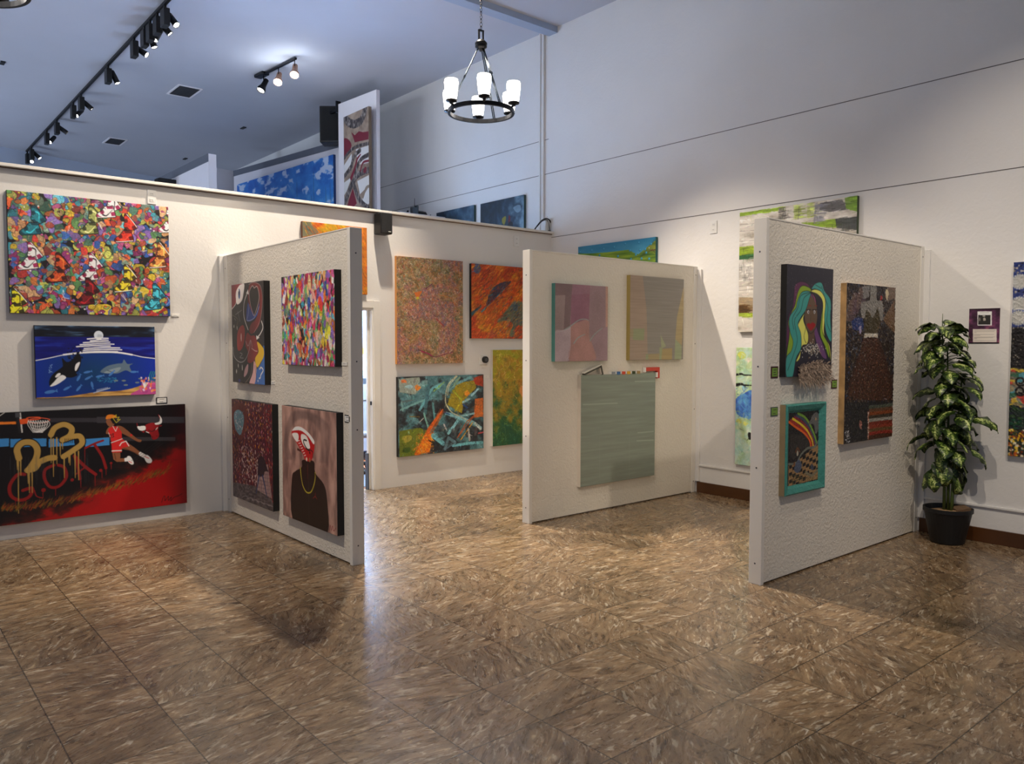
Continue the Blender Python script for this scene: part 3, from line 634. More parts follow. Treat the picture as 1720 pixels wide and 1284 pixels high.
# ---- ceiling vents and small plates
for lbl, (x0, x1, y0, y1) in (('dark square ceiling vent nearest the camera', (4.06, 4.375, 12.82, 13.36)), ('dark square ceiling vent farther back', (4.04, 4.315, 16.93, 17.44))):
    t = thing('ceiling_vent', lbl, 'vent', ((x0+x1)/2, (y0+y1)/2, HC))
    fr = MB().box(x0-.03, x1+.03, y0-.03, y0, HC-.012, HC).box(x0-.03, x1+.03, y1, y1+.03, HC-.012, HC).box(x0-.03, x0, y0, y1, HC-.012, HC).box(x1, x1+.03, y0, y1, HC-.012, HC)
    keep(fr.build('frame', M_PART), t); g = MB().box(x0, x1, y0, y1, HC-.004, HC-.001)
    keep(g.build('grille', mat('vent_dark', (44, 46, 52), .8)), t)
    g = MB()
    for k in range(14): yy = y0+(y1-y0)*(k+.5)/14; g.box(x0, x1, yy-.006, yy+.006, HC-.010, HC-.004)
    keep(g.build('louvre', mat('vent_louvre', (62, 64, 70), .7)), t)
for (px, py), lbl in (((408.5, 214.5), 'small dark ceiling bracket right of the farther vent'), ((311, 266.5), 'small dark ceiling bracket above the leftmost partition'), ((4, 105), 'small dark ceiling bracket at the left edge')):
    p = at(px, py, 2, HC); tag(MB().box(p[0]-.03, p[0]+.03, p[1]-.08, p[1]+.08, HC-.015, HC).build('ceiling_bracket', M_BLACK, bevel=.003), lbl, 'bracket')

# ---- sculpture and cables above the partition
py_ = 10.0
def B(x, y, Y=py_): return Vector(at(670+x/6.37, 310+y/6.37, 1, Y))
t = thing('metal_sculpture', 'dark metal ship like sculpture peeking over the back wall', 'sculpture', (6.5, py_, B(210, 335)[2]))
base = B(210, 335)
keep(MB().tube([B(165, 320), B(168, 150)], (.006, .003), 8).tube([B(150, 250), B(200, 235)], .005).build('mast', M_BMETAL), t)
hb = MB().obox(B(165, 285), (1, 0, 0), (0, 1, 0), (0, 0, 1), .05, .04, .055).obox(B(190, 255), (1, 0, 0), (0, 1, 0), (0, 0, 1), .02, .03, .04)
keep(hb.build('deck_house', M_CHROME, bevel=.008), t)
keep(MB().tube([B(120, 318), B(140, 312), B(280, 320), B(300, 328)], (.012, .04, .04, .012), 12).build('hull', M_BMETAL, smooth=True), t)
keep(MB().tube([B(180, 292), B(210, 286), B(260, 292), B(290, 305)], .007, 8).tube([B(180, 305), B(210, 300), B(270, 306)], .006, 8).build('rail', M_CHROME, smooth=True), t)
keep(MB().tube([B(80, 315), B(92, 295), B(98, 280)], (.012, .016, .012), 8).tube([B(345, 345), B(335, 325)], .01).build('arm', M_BMETAL, smooth=True), t)
keep(MB().tube([B(80, 318), B(350, 348)], .012, 8).build('keel', M_BMETAL), t)
tag(MB().box(base[0]-.45, base[0]+.35, py_-.2, py_+.2, 0, B(350, 348)[2]-.016).build('plinth', M_PART, bevel=.005), 'tall white plinth under the metal sculpture, behind the back wall', 'plinth')
t = thing('cable_bundle', 'loose black and grey cables looping over the ledge at the corner', 'cables', (6.85, YD+.05, 3.034))
def K(x, y, Y=YD+.02): return Vector(at(670+x/6.37, 310+y/6.37, 1, Y))
for pts, r_, mm in (([(1448, 488), (1490, 430), (1530, 385), (1575, 365), (1610, 380), (1625, 410)], .008, M_BLACK), ([(1480, 450), (1530, 395), (1580, 380), (1600, 420), (1612, 490)], .006, M_GREY), ([(1560, 495), (1570, 430), (1590, 400), (1605, 495)], .005, M_WHITEP), ([(1600, 495), (1650, 498), (1682, 480)], .007, M_GREY), ([(1590, 340), (1575, 420), (1560, 490)], .004, M_WHITEP)):
    q = cr(np.array([K(*p) for p in pts]), 5, False); keep(MB().tube([Vector(v) for v in q], r_, 8).build('cable', mm, smooth=True), t)
t2 = tag(MB().box(6.90, 6.98, YD+.03, YD+.10, 3.034, 3.20).build('junction_box', M_WHITEP, bevel=.006), 'small white junction box on the right wall above the ledge', 'junction box')

# ---- potted plant
PX, PY = 6.745, 2.55
t = thing('potted_plant', 'tall variegated leafy plant in a black pot', 'plant', (PX, PY, 0))
keep(MB().lathe([(0, 0), (.115, 0), (.125, .01), (.172, .25), (.182, .255), (.182, .285), (.170, .285), (.160, .25), (.155, .235), (0, .235)], (PX, PY, 0), 40).build('pot', M_BLACK, smooth=False), t)
keep(MB().lathe([(0, .262), (.06, .268), (.12, .255), (.162, .245), (.162, .23), (0, .23)], (PX, PY, 0), 26).build('packing_paper', mat('kraft_paper', (172, 140, 104), .8, bump=1.0, bscale=30, var=.2, vscale=12)), t)
keep(MB().obox((PX+.06, PY-.07, .275), (.8, -.6, .1), (.6, .8, .1), (-.1, 0, 1), .06, .05, .012).build('bark_block', mat('bark', (108, 84, 60), .9, bump=1, bscale=30)), t)
R_ = np.random.RandomState(21); stems = MB(); leaves = MB(); lcol = []
def leaf(base, dirv, L, Wd, droop, twist, pet):
    # petiole then a blade that arches over
    d = Vector(dirv).normalized(); side = d.cross(Vector((0, 0, 1))).normalized()
    p = Vector(base); pts = [p.copy()]; el = math.asin(max(-1, min(1, d.z))); hd = Vector((d.x, d.y, 0)).normalized()
    for k in range(4):
        el -= .10; p = p+(hd*math.cos(el)+Vector((0, 0, math.sin(el))))*pet/4; pts.append(p.copy())
    stems.tube(pts, (.0035), 6)
    NL, NW = 10, 6; vs = []; wob = R_.uniform(-1, 1, 3)
    for i in range(NL+1):
        f = i/NL; el -= droop/NL*(0.6+.8*f); s2 = (side*math.cos(twist)+Vector((0, 0, 1))*math.sin(twist)).normalized()
        w = Wd*(math.sin(math.pi*min(1, f**.8))**.75)*(1-.25*f)+.001
        fw = (hd*math.cos(el)+Vector((0, 0, math.sin(el)))); nn = s2.cross(fw).normalized()
        for j in range(NW+1):
            g = j/NW*2-1; vs.append(p+s2*w*g*.5+nn*(-abs(g)*w*.10+.006*math.sin(f*14+g*3+wob[0]*3)*abs(g)+.004*math.sin(20*f+wob[1]*5)*g)); lcol.append((abs(g), f, 0, 1))
        p = p+fw*L/NL
    fs = [(i*(NW+1)+j, i*(NW+1)+j+1, (i+1)*(NW+1)+j+1, (i+1)*(NW+1)+j) for i in range(NL) for j in range(NW)]
    leaves.add(vs, fs)
trunks = []
for sx, sy, top, lx, ly in ((0, 0, 1.55, -.02, .03), (.025, -.02, 1.35, .05, -.03), (-.025, .02, 1.72, -.08, .02), (.01, .03, 1.2, .02, .06), (-.015, -.03, 1.05, -.03, -.05)):
    pts = [Vector((PX+sx+lx*(k/6)**1.5, PY+sy+ly*(k/6)**1.5, .25+(top-.25)*k/6)) for k in range(7)]; trunks.append(pts); stems.tube(pts, (.013, .005) if False else [.013-.0012*k for k in range(7)], 8)
stems.tube([trunks[2][-1], trunks[2][-1]+Vector((-.0, 0, .12))], (.004, .002), 6)
ga = 0
for i in range(112):
    f = i/111; z = .58+1.22*f**1.0; ga += 2.39996+R_.uniform(-.3, .3)
    cand = [tr for tr in trunks if tr[-1].z > z-.02] or [trunks[2]]; tr = cand[R_.randint(len(cand))]
    k = min(5.999, max(0, (z-.25)/(tr[-1].z-.25)*6)); b0 = tr[int(k)].lerp(tr[int(k)+1], k-int(k))
    az = ga; out = Vector((math.cos(az), math.sin(az), 0))
    if out.x > .55: out.x = .55                    # the wall holds the foliage back
    up = R_.uniform(.1, .75)+.3*f; L = R_.uniform(.19, .27)*(1-.22*f); pet = R_.uniform(.04, .11)*(1-.3*f)
    lim = XR-.03-b0.x
    reach = (pet+L)*.8*max(0, out.x)/max(.2, out.length)
    if reach > lim: s_ = lim/reach; L *= max(.6, s_); pet *= s_
    if f < .12: up -= .5
    leaf(b0, (out.x, out.y, up), L, R_.uniform(.15, .20)*(1-.28*f), R_.uniform(1.5, 2.7)*(1-.25*f), R_.uniform(-.65, .65), pet)
keep(stems.build('stem', M_STEM, smooth=True), t)
me = bpy.data.meshes.new('foliage'); me.from_pydata([(min(v[0], XR-.012), v[1], v[2]) for v in leaves.v], [], leaves.f); me.update()
at_ = me.color_attributes.new('Col', 'FLOAT_COLOR', 'POINT'); at_.data.foreach_set('color', np.array(lcol, np.float32).ravel())
me.polygons.foreach_set('use_smooth', [True]*len(me.polygons)); me.materials.append(M_LEAF); o = bpy.data.objects.new('foliage', me); COL.objects.link(o); keep(o, t)

# ================================================================== the pictures
def edge(name, rgb): return mat(name, rgb, .6, var=.05)
E_BLACK = edge('black_edge', (14, 13, 14)); E_WHITE = edge('raw_canvas_edge', (214, 208, 196)); E_GREY = edge('grey_edge', (120, 122, 120))
PAL = [(222, 120, 52), (44, 140, 160), (196, 204, 88), (120, 88, 164), (200, 84, 140), (40, 88, 176), (206, 50, 40), (236, 200, 50), (206, 150, 96), (120, 150, 130), (150, 40, 110), (96, 160, 90), (230, 90, 40), (140, 110, 190), (90, 180, 200), (214, 170, 120), (160, 60, 50), (60, 110, 90)]
def shade(c, f): return tuple(max(0, min(255, v*f)) for v in c)

def sneaker(A, cx, cy, L, rot, body, panel, sole=None, flip=1, lineC=(18, 14, 16)):
    out = [(0, .53), (.04, .42), (.14, .35), (.28, .27), (.40, .16), (.50, .04), (.60, .0), (.74, .03), (.90, .0), (.97, .04), (.95, .2), (.99, .4), (1, .55), (.97, .62), (.5, .64), (.08, .63)]
    c, s_ = math.cos(rot), math.sin(rot)
    def T(pts): return np.array([(cx+((x-.5)*flip*c-(y-.35)*s_)*L, cy+((x-.5)*flip*s_+(y-.35)*c)*L) for x, y in pts])
    A.poly(T(out), body)
    A.poly(T([(.0, .53), (.05, .43), (.12, .41), (.14, .5), (.3, .58), (.02, .6)]), panel)
    A.poly(T([(.22, .31), (.36, .2), (.46, .34), (.36, .46), (.26, .42)]), panel)
    A.poly(T([(.58, .02), (.92, .01), (.94, .18), (.62, .16)]), panel); A.poly(T([(.76, .36), (.97, .32), (.99, .55), (.78, .56)]), panel)
    A.line(cr(T([(.36, .47), (.5, .53), (.66, .42), (.90, .20)]), 4, False), (L*.042, L*.008), (22, 16, 20) if min(body) > 200 or body[1] > 170 else shade(body, 1.7))
    A.poly(T([(.01, .57), (.5, .585), (.99, .565), (.98, .635), (.5, .655), (.06, .645)]), sole or (236, 232, 226))
    A.line(T(out+out[:1]), max(.8, L*.018), lineC)
    A.line(T([(.30, .27), (.36, .35)]), L*.012, lineC); A.line(T([(.37, .19), (.44, .28)]), L*.012, lineC); A.line(T([(.45, .10), (.54, .17)]), L*.012, lineC)

# ---- 1 the shoe collage
A = Art(1, 7.46, 1.007, 2.241, 1.842, 2.822, 330, 3, (22, 18, 22)); A.src = (0, 310, 5.733)
R = A.R
for i in range(950):
    x, y = R.uniform(0, A.W), R.uniform(0, A.H); c = PAL[R.randint(len(PAL))]; c = shade(tuple(v*.88+14 for v in c), R.uniform(.7, 1.08)); r = R.uniform(16, 44)*(1-.62*i/950)
    q = cr(A.blobq(x, y, r*R.uniform(.7, 1.5), r, R.uniform(0, 3), 8, .35), 3)
    A.poly(q, c, .93)
    if R.rand() < .65: A.line(np.vstack([q, q[:1]]), R.uniform(.5, 1.6), (20, 16, 22), .8)
    if R.rand() < .45:
        for k in range(R.randint(1, 4)):
            a = q[R.randint(len(q))]; b_ = q[R.randint(len(q))]; A.line([a, (a+b_)/2+R.uniform(-4, 4, 2), b_], R.uniform(.4, 1.1), shade(c, R.choice([.45, 1.5])), .8)
A.strokes(700, 5, 26, .6, 1.8, lambda u, v: shade(PAL[R.randint(len(PAL))], R.uniform(.3, 1.3)), (0, 3.14), .6)
for i in range(120):
    x, y = R.uniform(0, A.W), R.uniform(0, A.H); A.blob(x, y, R.uniform(2, 5), R.uniform(2, 6), [(20, 16, 20), (240, 236, 228), (240, 210, 60), (220, 60, 50)][R.randint(4)])
for i in range(50): x, y = R.uniform(0, A.W), R.uniform(0, A.H); A.line(cr(np.array([[x, y]]+[[x+R.uniform(-26, 26), y+R.uniform(-26, 26)] for k in range(3)]), 5, False), R.uniform(.6, 1.4), [(18, 14, 18), (236, 230, 226), (20, 40, 90)][R.randint(3)], .85)
PR = [((345, 295), (285, 430), (36, 116, 130), (16, 60, 74)), ((895, 290), (845, 430), (150, 158, 90), (60, 66, 36)), ((1075, 175), (1015, 270), (240, 236, 236), (150, 40, 84)), ((1235, 370), (1190, 505), (206, 50, 34), (96, 20, 18)), ((312, 645), (258, 765), (240, 236, 236), (150, 40, 84)), ((580, 745), (535, 890), (190, 74, 34), (60, 20, 14)), ((897, 745), (845, 875), (240, 236, 236), (140, 34, 74)), ((865, 985), (808, 1110), (110, 20, 26), (50, 8, 14)), ((1232, 855), (1178, 985), (226, 196, 50), (70, 58, 22)), ((1552, 640), (1510, 755), (214, 140, 70), (110, 60, 24)), ((1508, 1035), (1460, 1160), (70, 180, 200), (20, 84, 104)), ((160, 1090), (120, 1215), (236, 216, 40), (60, 54, 16)), ((1640, 250), (1600, 415), (240, 236, 236), (160, 50, 90))]
for up, lo, bc, pc in PR:
    u, l = A.P([up, lo]); sneaker(A, u[0], u[1], 100, math.radians(-128), bc, pc, None if bc[0] > 200 else shade(pc, 1.3), flip=-1); sneaker(A, l[0], l[1], 104, math.radians(-8), bc, pc, None if bc[0] > 200 else shade(pc, 1.3))
    A.line([u+(4, -30), u+(8, -60)], 1.2, shade(pc, .8))
A.grain(.14, 5)
hang(A, YD, 'large multicoloured collage painting of hanging sneakers', E_BLACK, gain=1.25)

# ---- 2 orca under the moon
A = Art(1, 7.46, 1.173, 2.103, 1.142, 1.746, 330, 4, (8, 18, 110)); A.src = (30, 530, 5.733)
yy = np.linspace(0, 1, A.H)[:, None]; xx = np.linspace(0, 1, A.W)[None, :]
n_ = A.noise(120, 14, 4, 2)
sky = A.ramp(np.clip(n_*1.3-.2, 0, 1), [(0, (4, 6, 14)), (.55, (10, 18, 34)), (1, (70, 96, 124))])
sea = A.ramp(np.clip(n_+.0*yy, 0, 1), [(0, (6, 8, 84)), (.6, (10, 16, 110)), (1, (28, 50, 150))])
deep = A.ramp(np.clip(np.hypot((xx-.45)*1.2, (yy-.65)), 0, 1), [(0, (8, 54, 96)), (.35, (8, 44, 120)), (.7, (10, 40, 150)), (1, (6, 24, 120))])
A.im[:] = np.where(yy[..., None] < .155, sky, sea)
A.poly(A.P([(150, 440), (430, 385), (700, 358), (1000, 362), (1150, 395), (1330, 415), (1335, 830), (150, 830)]), lambda y0, y1, x0, x1: deep[y0:y1, x0:x1])
A.ell(*A.P([(778, 193)])[0], 24, 26, (196, 204, 214)); A.blob(*A.P([(785, 198)])[0], 14, 10, (150, 158, 170), a=.6)
for i, (y, a, b_) in enumerate(((222, 670, 870), (240, 700, 870), (258, 632, 885), (278, 600, 925), (296, 565, 890), (314, 640, 980), (332, 610, 1000), (350, 600, 960))):
    A.line(A.P([(a, y+6), ((a+b_)/2, y-4), (b_, y)]), (3.4, 3.0), (238, 240, 244))
A.line(cr(A.P([(165, 437), (300, 412), (440, 382), (600, 362), (780, 355), (980, 362), (1110, 382), (1200, 402), (1320, 416)]), 5, False), 2.2, (225, 230, 240))
A.line(cr(A.P([(440, 380), (600, 362), (780, 354), (960, 358), (1100, 380)]), 5, False), 4.6, (240, 242, 246))
A.poly(cr(A.P([(300, 665), (310, 610), (350, 555), (425, 500), (432, 470), (425, 410), (470, 450), (520, 430), (560, 380), (570, 350), (608, 400), (605, 470), (585, 530), (560, 555), (575, 575), (520, 600), (440, 600), (380, 650), (320, 685)]), 4), (6, 6, 10))
for i in range(40): p = A.P([(R.uniform(480, 620), R.uniform(315, 430))])[0]; A.blob(p[0], p[1], 4, 3, (6, 8, 16))
A.poly(cr(A.P([(310, 685), (350, 640), (390, 595), (430, 575), (465, 600), (420, 640), (360, 675)]), 4), (226, 230, 234))
A.poly(cr(A.P([(360, 590), (385, 560), (412, 560), (400, 585), (370, 600)]), 4), (230, 234, 238)); A.poly(cr(A.P([(548, 520), (560, 470), (598, 450), (585, 495), (560, 535)]), 4), (226, 230, 234))
A.poly(cr(A.P([(795, 540), (860, 490), (960, 465), (1005, 460), (1022, 425), (1055, 468), (1110, 465), (1075, 490), (1100, 555), (1040, 530), (960, 560), (880, 560), (820, 556)]), 4), (84, 104, 122))
A.poly(cr(A.P([(830, 550), (900, 520), (990, 500), (960, 545), (880, 560)]), 4), (120, 136, 146)); A.line(A.P([(860, 530), (900, 545)]), 1.2, (40, 50, 60))
for x, y, r_ in ((310, 738, -.15), (470, 705, -.5), (585, 705, -.9), (715, 670, 1.4), (668, 547, -.2), (675, 605, -.5), (585, 605, -1.1), (785, 588, -.2), (900, 562, -.8), (1115, 545, 0)):
    p = A.P([(x, y)])[0]; L = 27 if x < 400 else 19; A.ell(p[0], p[1], L, L*.34, (60, 110, 176), rot=r_); A.poly([(p[0]+L*.9*math.cos(r_), p[1]+L*.9*math.sin(r_)), (p[0]+L*1.4*math.cos(r_-.3), p[1]+L*1.4*math.sin(r_-.3)), (p[0]+L*1.4*math.cos(r_+.3), p[1]+L*1.4*math.sin(r_+.3))], (60, 110, 176))
for i in range(60): p = A.P([(R.uniform(760, 960), R.uniform(600, 650))])[0]; A.ell(p[0], p[1], 4, 1.8, (40, 120, 160), .8)
for i in range(24): p = A.P([(R.uniform(300, 330), R.uniform(455, 570))])[0]; A.ell(p[0], p[1], 2, 2, (150, 180, 220), .7)
for x, y in ((1020, 630), (1180, 610), (1040, 672), (1150, 648), (945, 630)): A.ell(*A.P([(x, y)])[0], 12, 5, (120, 130, 120), .8)
sand = A.ramp(A.noise(70, 8, 3, 9), [(0, (120, 84, 40)), (.5, (176, 134, 72)), (1, (206, 166, 100))])
A.poly(cr(A.P([(175, 795), (400, 790), (560, 770), (760, 740), (950, 730), (1100, 705), (1330, 640), (1335, 820), (170, 830)]), 4), lambda y0, y1, x0, x1: sand[y0:y1, x0:x1])
A.poly(cr(A.P([(1090, 770), (1160, 720), (1230, 690), (1335, 640), (1335, 780)]), 4), (170, 70, 130))
for i in range(40):
    p = A.P([(R.uniform(1180, 1325), R.uniform(600, 740))])[0]; A.blob(p[0], p[1], R.uniform(4, 10), R.uniform(4, 10), [(226, 110, 60), (200, 70, 140), (236, 150, 90), (220, 200, 220), (150, 60, 120)][R.randint(5)], a=.85)
for x in (1215, 1235, 1255, 1195, 1225): A.line(A.P([(1220, 700), (x, 630+R.uniform(0, 30))]), (2.4, 1.2), (226, 216, 230))
for x in (1280, 1300, 1320): A.line(cr(A.P([(x, 650), (x-14, 590), (x+4, 540)]), 5, False), 2, (40, 130, 110))
A.line(A.P([(730, 748), (885, 702)]), 3, (150, 160, 180))
for i in range(8): A.line(A.P([(760+i*14, 738-i*4), (765+i*14, 715-i*3)]), 1.6, (170, 176, 196))
hang(A, YD, 'dark blue painting of an orca and shark under a white moon', E_BLACK, gain=1.35, material=M_PAINTF)

# ---- 3 red and black basketball painting
A = Art(1, 7.46, .80, 2.356, .125, 1.040, 330, 5, (8, 4, 6)); A.src = (0, 670, 5.197)
n_ = A.noise(60, 40, 5, 8); yy = (np.arange(A.H)/A.H)[:, None]; xx = (np.arange(A.W)/A.W)[None, :]
lim = 1.03-.62*np.clip((xx-.1), 0, 1)**1.25-.10*xx
f = np.clip((yy-lim+.14)*3.2+(n_-.5)*.5, 0, 1)
A.im[:] = A.ramp(f, [(0, (6, 3, 6)), (.25, (28, 8, 8)), (.45, (70, 16, 10)), (.62, (150, 12, 12)), (1, (164, 8, 12))])
g = np.clip((xx-.88)*9, 0, 1)*np.clip(.9-yy*.2, 0, 1)*(.35+.65*yy); A.im[:] = A.im*(1-g[..., None])+np.array((92, 8, 14), np.float32)*g[..., None]
rect(A, 430, 168, 1610, 205, (46, 44, 50)); rect(A, 845, 158, 1610, 212, (52, 50, 56)); rect(A, 900, 335, 1530, 368, (58, 56, 60), .85)
for a, b_ in ((-80, 78), (90, 405), (425, 650), (745, 955)): A.poly(A.P([(a, 352), (b_, 346 if b_ < 900 else 338), (b_, 404 if b_ > 600 else 415), (a, 425)]), (58, 132, 196))
A.poly(A.P([(-80, 205), (140, 200), (140, 222), (-80, 228)]), (226, 120, 34)); A.poly(A.P([(135, 122), (180, 122), (200, 300), (165, 300)]), (30, 28, 30)); A.poly(A.P([(165, 125), (182, 122), (200, 295), (188, 298)]), (200, 198, 194)); A.poly(A.P([(132, 122), (172, 122), (178, 160), (134, 165)]), (66, 66, 70))
A.poly(A.P([(168, 180), (250, 172), (245, 215), (178, 225)]), (222, 84, 30)); A.line(A.P([(-60, 190), (45, 118)]), 1.5, (230, 228, 220))
A.line(cr(A.P([(230, 178), (250, 165), (340, 162), (345, 176), (260, 188)]), 5, True), 2.6, (226, 84, 34)); A.line(cr(A.P([(245, 190), (330, 168), (430, 180), (400, 205), (290, 212)]), 5), 2.2, (226, 92, 60))
for i in range(9): a = 248+i*21; A.line(cr(A.P([(a, 190), (a+18, 230), (300+i*8, 295)]), 5, False), 1.5, (226, 224, 220)); A.line(cr(A.P([(a, 190), (a-4, 230), (290+i*10, 295)]), 5, False), 1.5, (226, 224, 220))
for y, a, b_ in ((205, 248, 425), (235, 262, 408), (262, 275, 392), (285, 286, 380)): A.line(cr(A.P([(a, y-8), ((a+b_)/2, y+6), (b_, y-10)]), 5, False), 1.3, (220, 218, 214))
gold = (176, 142, 72)
def letter(pts, w, c, o=None, ow=3, cl=False):
    q = cr(A.P(pts), 6, cl)
    if o is not None: A.line(q, w+ow, o)
    A.line(q, w, c)
redl = (132, 18, 18); dr_ = (80, 8, 10)
letter([(215, 660), (150, 665), (85, 760), (100, 850), (180, 885), (260, 850), (280, 780), (200, 800)], 8, redl, dr_, 1); letter([(300, 800), (320, 850), (370, 865)], 3, redl)
letter([(470, 580), (395, 620), (390, 700), (440, 770), (520, 760), (580, 680), (560, 600), (510, 580)], 7.5, redl, dr_, 1)
letter([(650, 500), (680, 600), (700, 700)], 7.5, redl); letter([(650, 500), (740, 590), (835, 660)], 8.5, redl); letter([(660, 660), (740, 600)], 4, redl)
letter([(745, 430), (830, 390), (900, 365)], 5.5, redl); letter([(825, 400), (890, 500), (925, 605)], 7.5, redl)
for x, y, r_ in ((380, 797, 11), (630, 708, 9), (880, 625, 9), (970, 562, 7)): A.ell(*A.P([(x, y)])[0], r_, r_, redl)
for x, y, L in ((225, 880, 50), (485, 785, 60), (705, 715, 60), (830, 670, 90), (890, 630, 60), (925, 605, 60), (740, 440, 130), (375, 820, 40), (135, 880, 70), (970, 575, 40)): A.line(A.P([(x, y), (x+1, y+L)]), (2, 1.4), redl)
o_ = (6, 4, 6)
two = [(165, 520), (150, 440), (200, 385), (280, 385), (325, 440), (315, 520), (265, 600), (250, 620), (330, 560), (420, 520), (475, 515)]
three = [(445, 315), (480, 255), (560, 225), (625, 260), (610, 320), (545, 360), (640, 330), (700, 330), (715, 390), (640, 450), (555, 505)]
letter(two, 15.5, gold, o_, 5); letter(three, 14.5, gold, o_, 5)
letter([(240, 625), (300, 610), (330, 575)], 15, gold)
for x, y, L in ((160, 520, 480), (180, 540, 130), (255, 630, 190), (280, 640, 180), (445, 330, 230), (465, 350, 330), (495, 340, 230), (545, 380, 60), (560, 520, 170), (610, 480, 100), (655, 470, 220), (685, 460, 250), (600, 500, 60), (150, 520, 100), (525, 390, 110), (245, 640, 100)): A.line(A.P([(x, y), (x+2, y+L)]), (3.4, 1.6), gold)
for x in range(520, 660, 16): A.line(A.P([(x, 350 if x > 560 else 262), (x+1, 385 if x > 560 else 300)]), 1.3, (12, 10, 12))
for i in range(60): x = R.uniform(60, 800); A.line(A.P([(x, 560+R.uniform(-90, 120)), (x+1, 600+R.uniform(-60, 150))]), .9, (70, 74, 80), .5)
# flames
for i in range(420):
    t_ = R.rand(); x = 10+1460*t_; yb = 950-120*t_-310*max(0, t_-.25)**1.3+R.normal(0, 14); c = [(150, 104, 24), (120, 84, 20), (176, 70, 20), (96, 92, 28), (84, 20, 14)][R.randint(5)]
    A.line(cr(A.P([(x, yb+14), (x+14, yb-4), (x+R.uniform(20, 60), yb-R.uniform(10, 52))]), 4, False), (R.uniform(1.4, 4), .5), c, .6)
# leaping player
sk, sk2, rd, wh = (136, 84, 54), (92, 52, 32), (206, 36, 34), (232, 226, 222)
A.poly(cr(A.P([(1015, 240), (1060, 240), (1110, 275), (1150, 310), (1200, 350), (1235, 360), (1225, 378), (1190, 370), (1130, 335), (1060, 300), (1030, 280)]), 4), sk)
A.poly(cr(A.P([(935, 265), (965, 235), (985, 240), (960, 300), (925, 305)]), 4), sk)
A.poly(cr(A.P([(925, 195), (945, 175), (985, 180), (1000, 210), (985, 240), (950, 240), (935, 225)]), 4), sk)
A.poly(cr(A.P([(925, 180), (930, 150), (960, 138), (1005, 145), (1012, 165), (985, 175), (950, 175)]), 4), (226, 128, 34)); A.poly(cr(A.P([(965, 175), (1005, 170), (1015, 205), (990, 220), (975, 200)]), 4), (20, 16, 16))
A.line(A.P([(985, 168), (1015, 210), (1050, 180), (1025, 185), (1040, 160), (1015, 165), (1015, 140), (1000, 155), (985, 168)]), 1.6, (206, 190, 50))
A.poly(A.P([(980, 470), (1050, 470), (1050, 520), (1095, 520), (1100, 548), (1020, 552), (990, 530)]), sk); A.poly(A.P([(1050, 390), (1130, 395), (1180, 430), (1235, 475), (1215, 495), (1140, 455), (1060, 435)]), sk); A.line(A.P([(1000, 480), (1010, 530)]), 2.4, sk2); A.line(A.P([(1070, 425), (1200, 480)]), 2, sk2)
A.poly(A.P([(945, 265), (985, 238), (1030, 245), (1062, 290), (1065, 360), (975, 385), (950, 300)]), rd); A.line(A.P([(985, 240), (1010, 285), (1025, 246)]), 1.6, wh); A.line(A.P([(948, 298), (965, 345)]), 1.5, wh)
A.line(A.P([(970, 385), (1068, 350)]), 2, wh)
A.poly(A.P([(972, 390), (1068, 352), (1125, 390), (1130, 415), (1065, 430), (1062, 468), (978, 470)]), rd); A.line(A.P([(978, 456), (1060, 452)]), 3, wh); A.line(A.P([(1045, 410), (1060, 385), (1100, 370), (1125, 412)]), 2.6, wh)
bl = (40, 16, 20)
A.line(cr(A.P([(955, 318), (968, 312), (970, 325), (958, 345), (972, 342)]), 4, False), 1.5, bl); A.line(cr(A.P([(978, 308), (992, 306), (984, 320), (994, 330), (980, 338)]), 4, False), 1.5, bl)
A.ell(*A.P([(1145, 318)])[0], 6.5, 6, rd); A.poly(A.P([(1210, 475), (1225, 462), (1275, 490), (1260, 520), (1215, 495)]), wh); A.poly(cr(A.P([(1255, 500), (1285, 490), (1325, 530), (1318, 560), (1280, 555)]), 4), wh); A.poly(A.P([(1085, 520), (1115, 510), (1120, 545), (1088, 550)]), wh); A.poly(cr(A.P([(1110, 505), (1140, 505), (1168, 560), (1150, 575), (1118, 550)]), 4), wh)
A.line(A.P([(1265, 505), (1300, 520)]), 2, (214, 80, 80)); A.line(A.P([(1125, 545), (1150, 560)]), 2, (214, 80, 80))
# horned bull head emblem
bc_ = (138, 20, 26)
A.poly(cr(A.P([(1268, 232), (1330, 210), (1385, 225), (1380, 270), (1388, 315), (1375, 345), (1345, 358), (1325, 345), (1315, 315), (1275, 280)]), 4), bc_)
A.poly(cr(A.P([(1195, 215), (1205, 240), (1265, 238), (1268, 272), (1225, 278), (1200, 255)]), 4), wh); A.poly(cr(A.P([(1350, 215), (1390, 200), (1395, 165), (1385, 140), (1412, 175), (1408, 215), (1365, 228)]), 4), wh)
A.line(A.P([(1195, 215), (1200, 240)]), 2, bc_); A.line(A.P([(1383, 140), (1395, 170)]), 2, bc_); A.poly(A.P([(1385, 232), (1418, 232), (1400, 245)]), bc_); A.poly(A.P([(1232, 285), (1268, 280), (1255, 298)]), bc_)
A.line(A.P([(1275, 288), (1300, 298)]), 2, wh); A.line(A.P([(1360, 270), (1375, 252)]), 2, wh); A.line(cr(A.P([(1295, 275), (1330, 285), (1360, 262)]), 4, False), 1.6, (16, 6, 8)); A.ell(*A.P([(1332, 335)])[0], 3, 2, (20, 6, 8)); A.ell(*A.P([(1368, 325)])[0], 3, 2, (20, 6, 8))
for i in range(3): A.line(A.P([(1150+i*40, 540-i*8), (1370+i*30, 375+i*4)]), 3, (60, 58, 60), .35, 5)
A.line(cr(A.P([(1410, 905), (1425, 860), (1440, 850), (1440, 890), (1470, 850), (1470, 888), (1495, 855), (1490, 892), (1520, 860), (1560, 845), (1588, 828)]), 5, False), 1.4, (20, 6, 8))
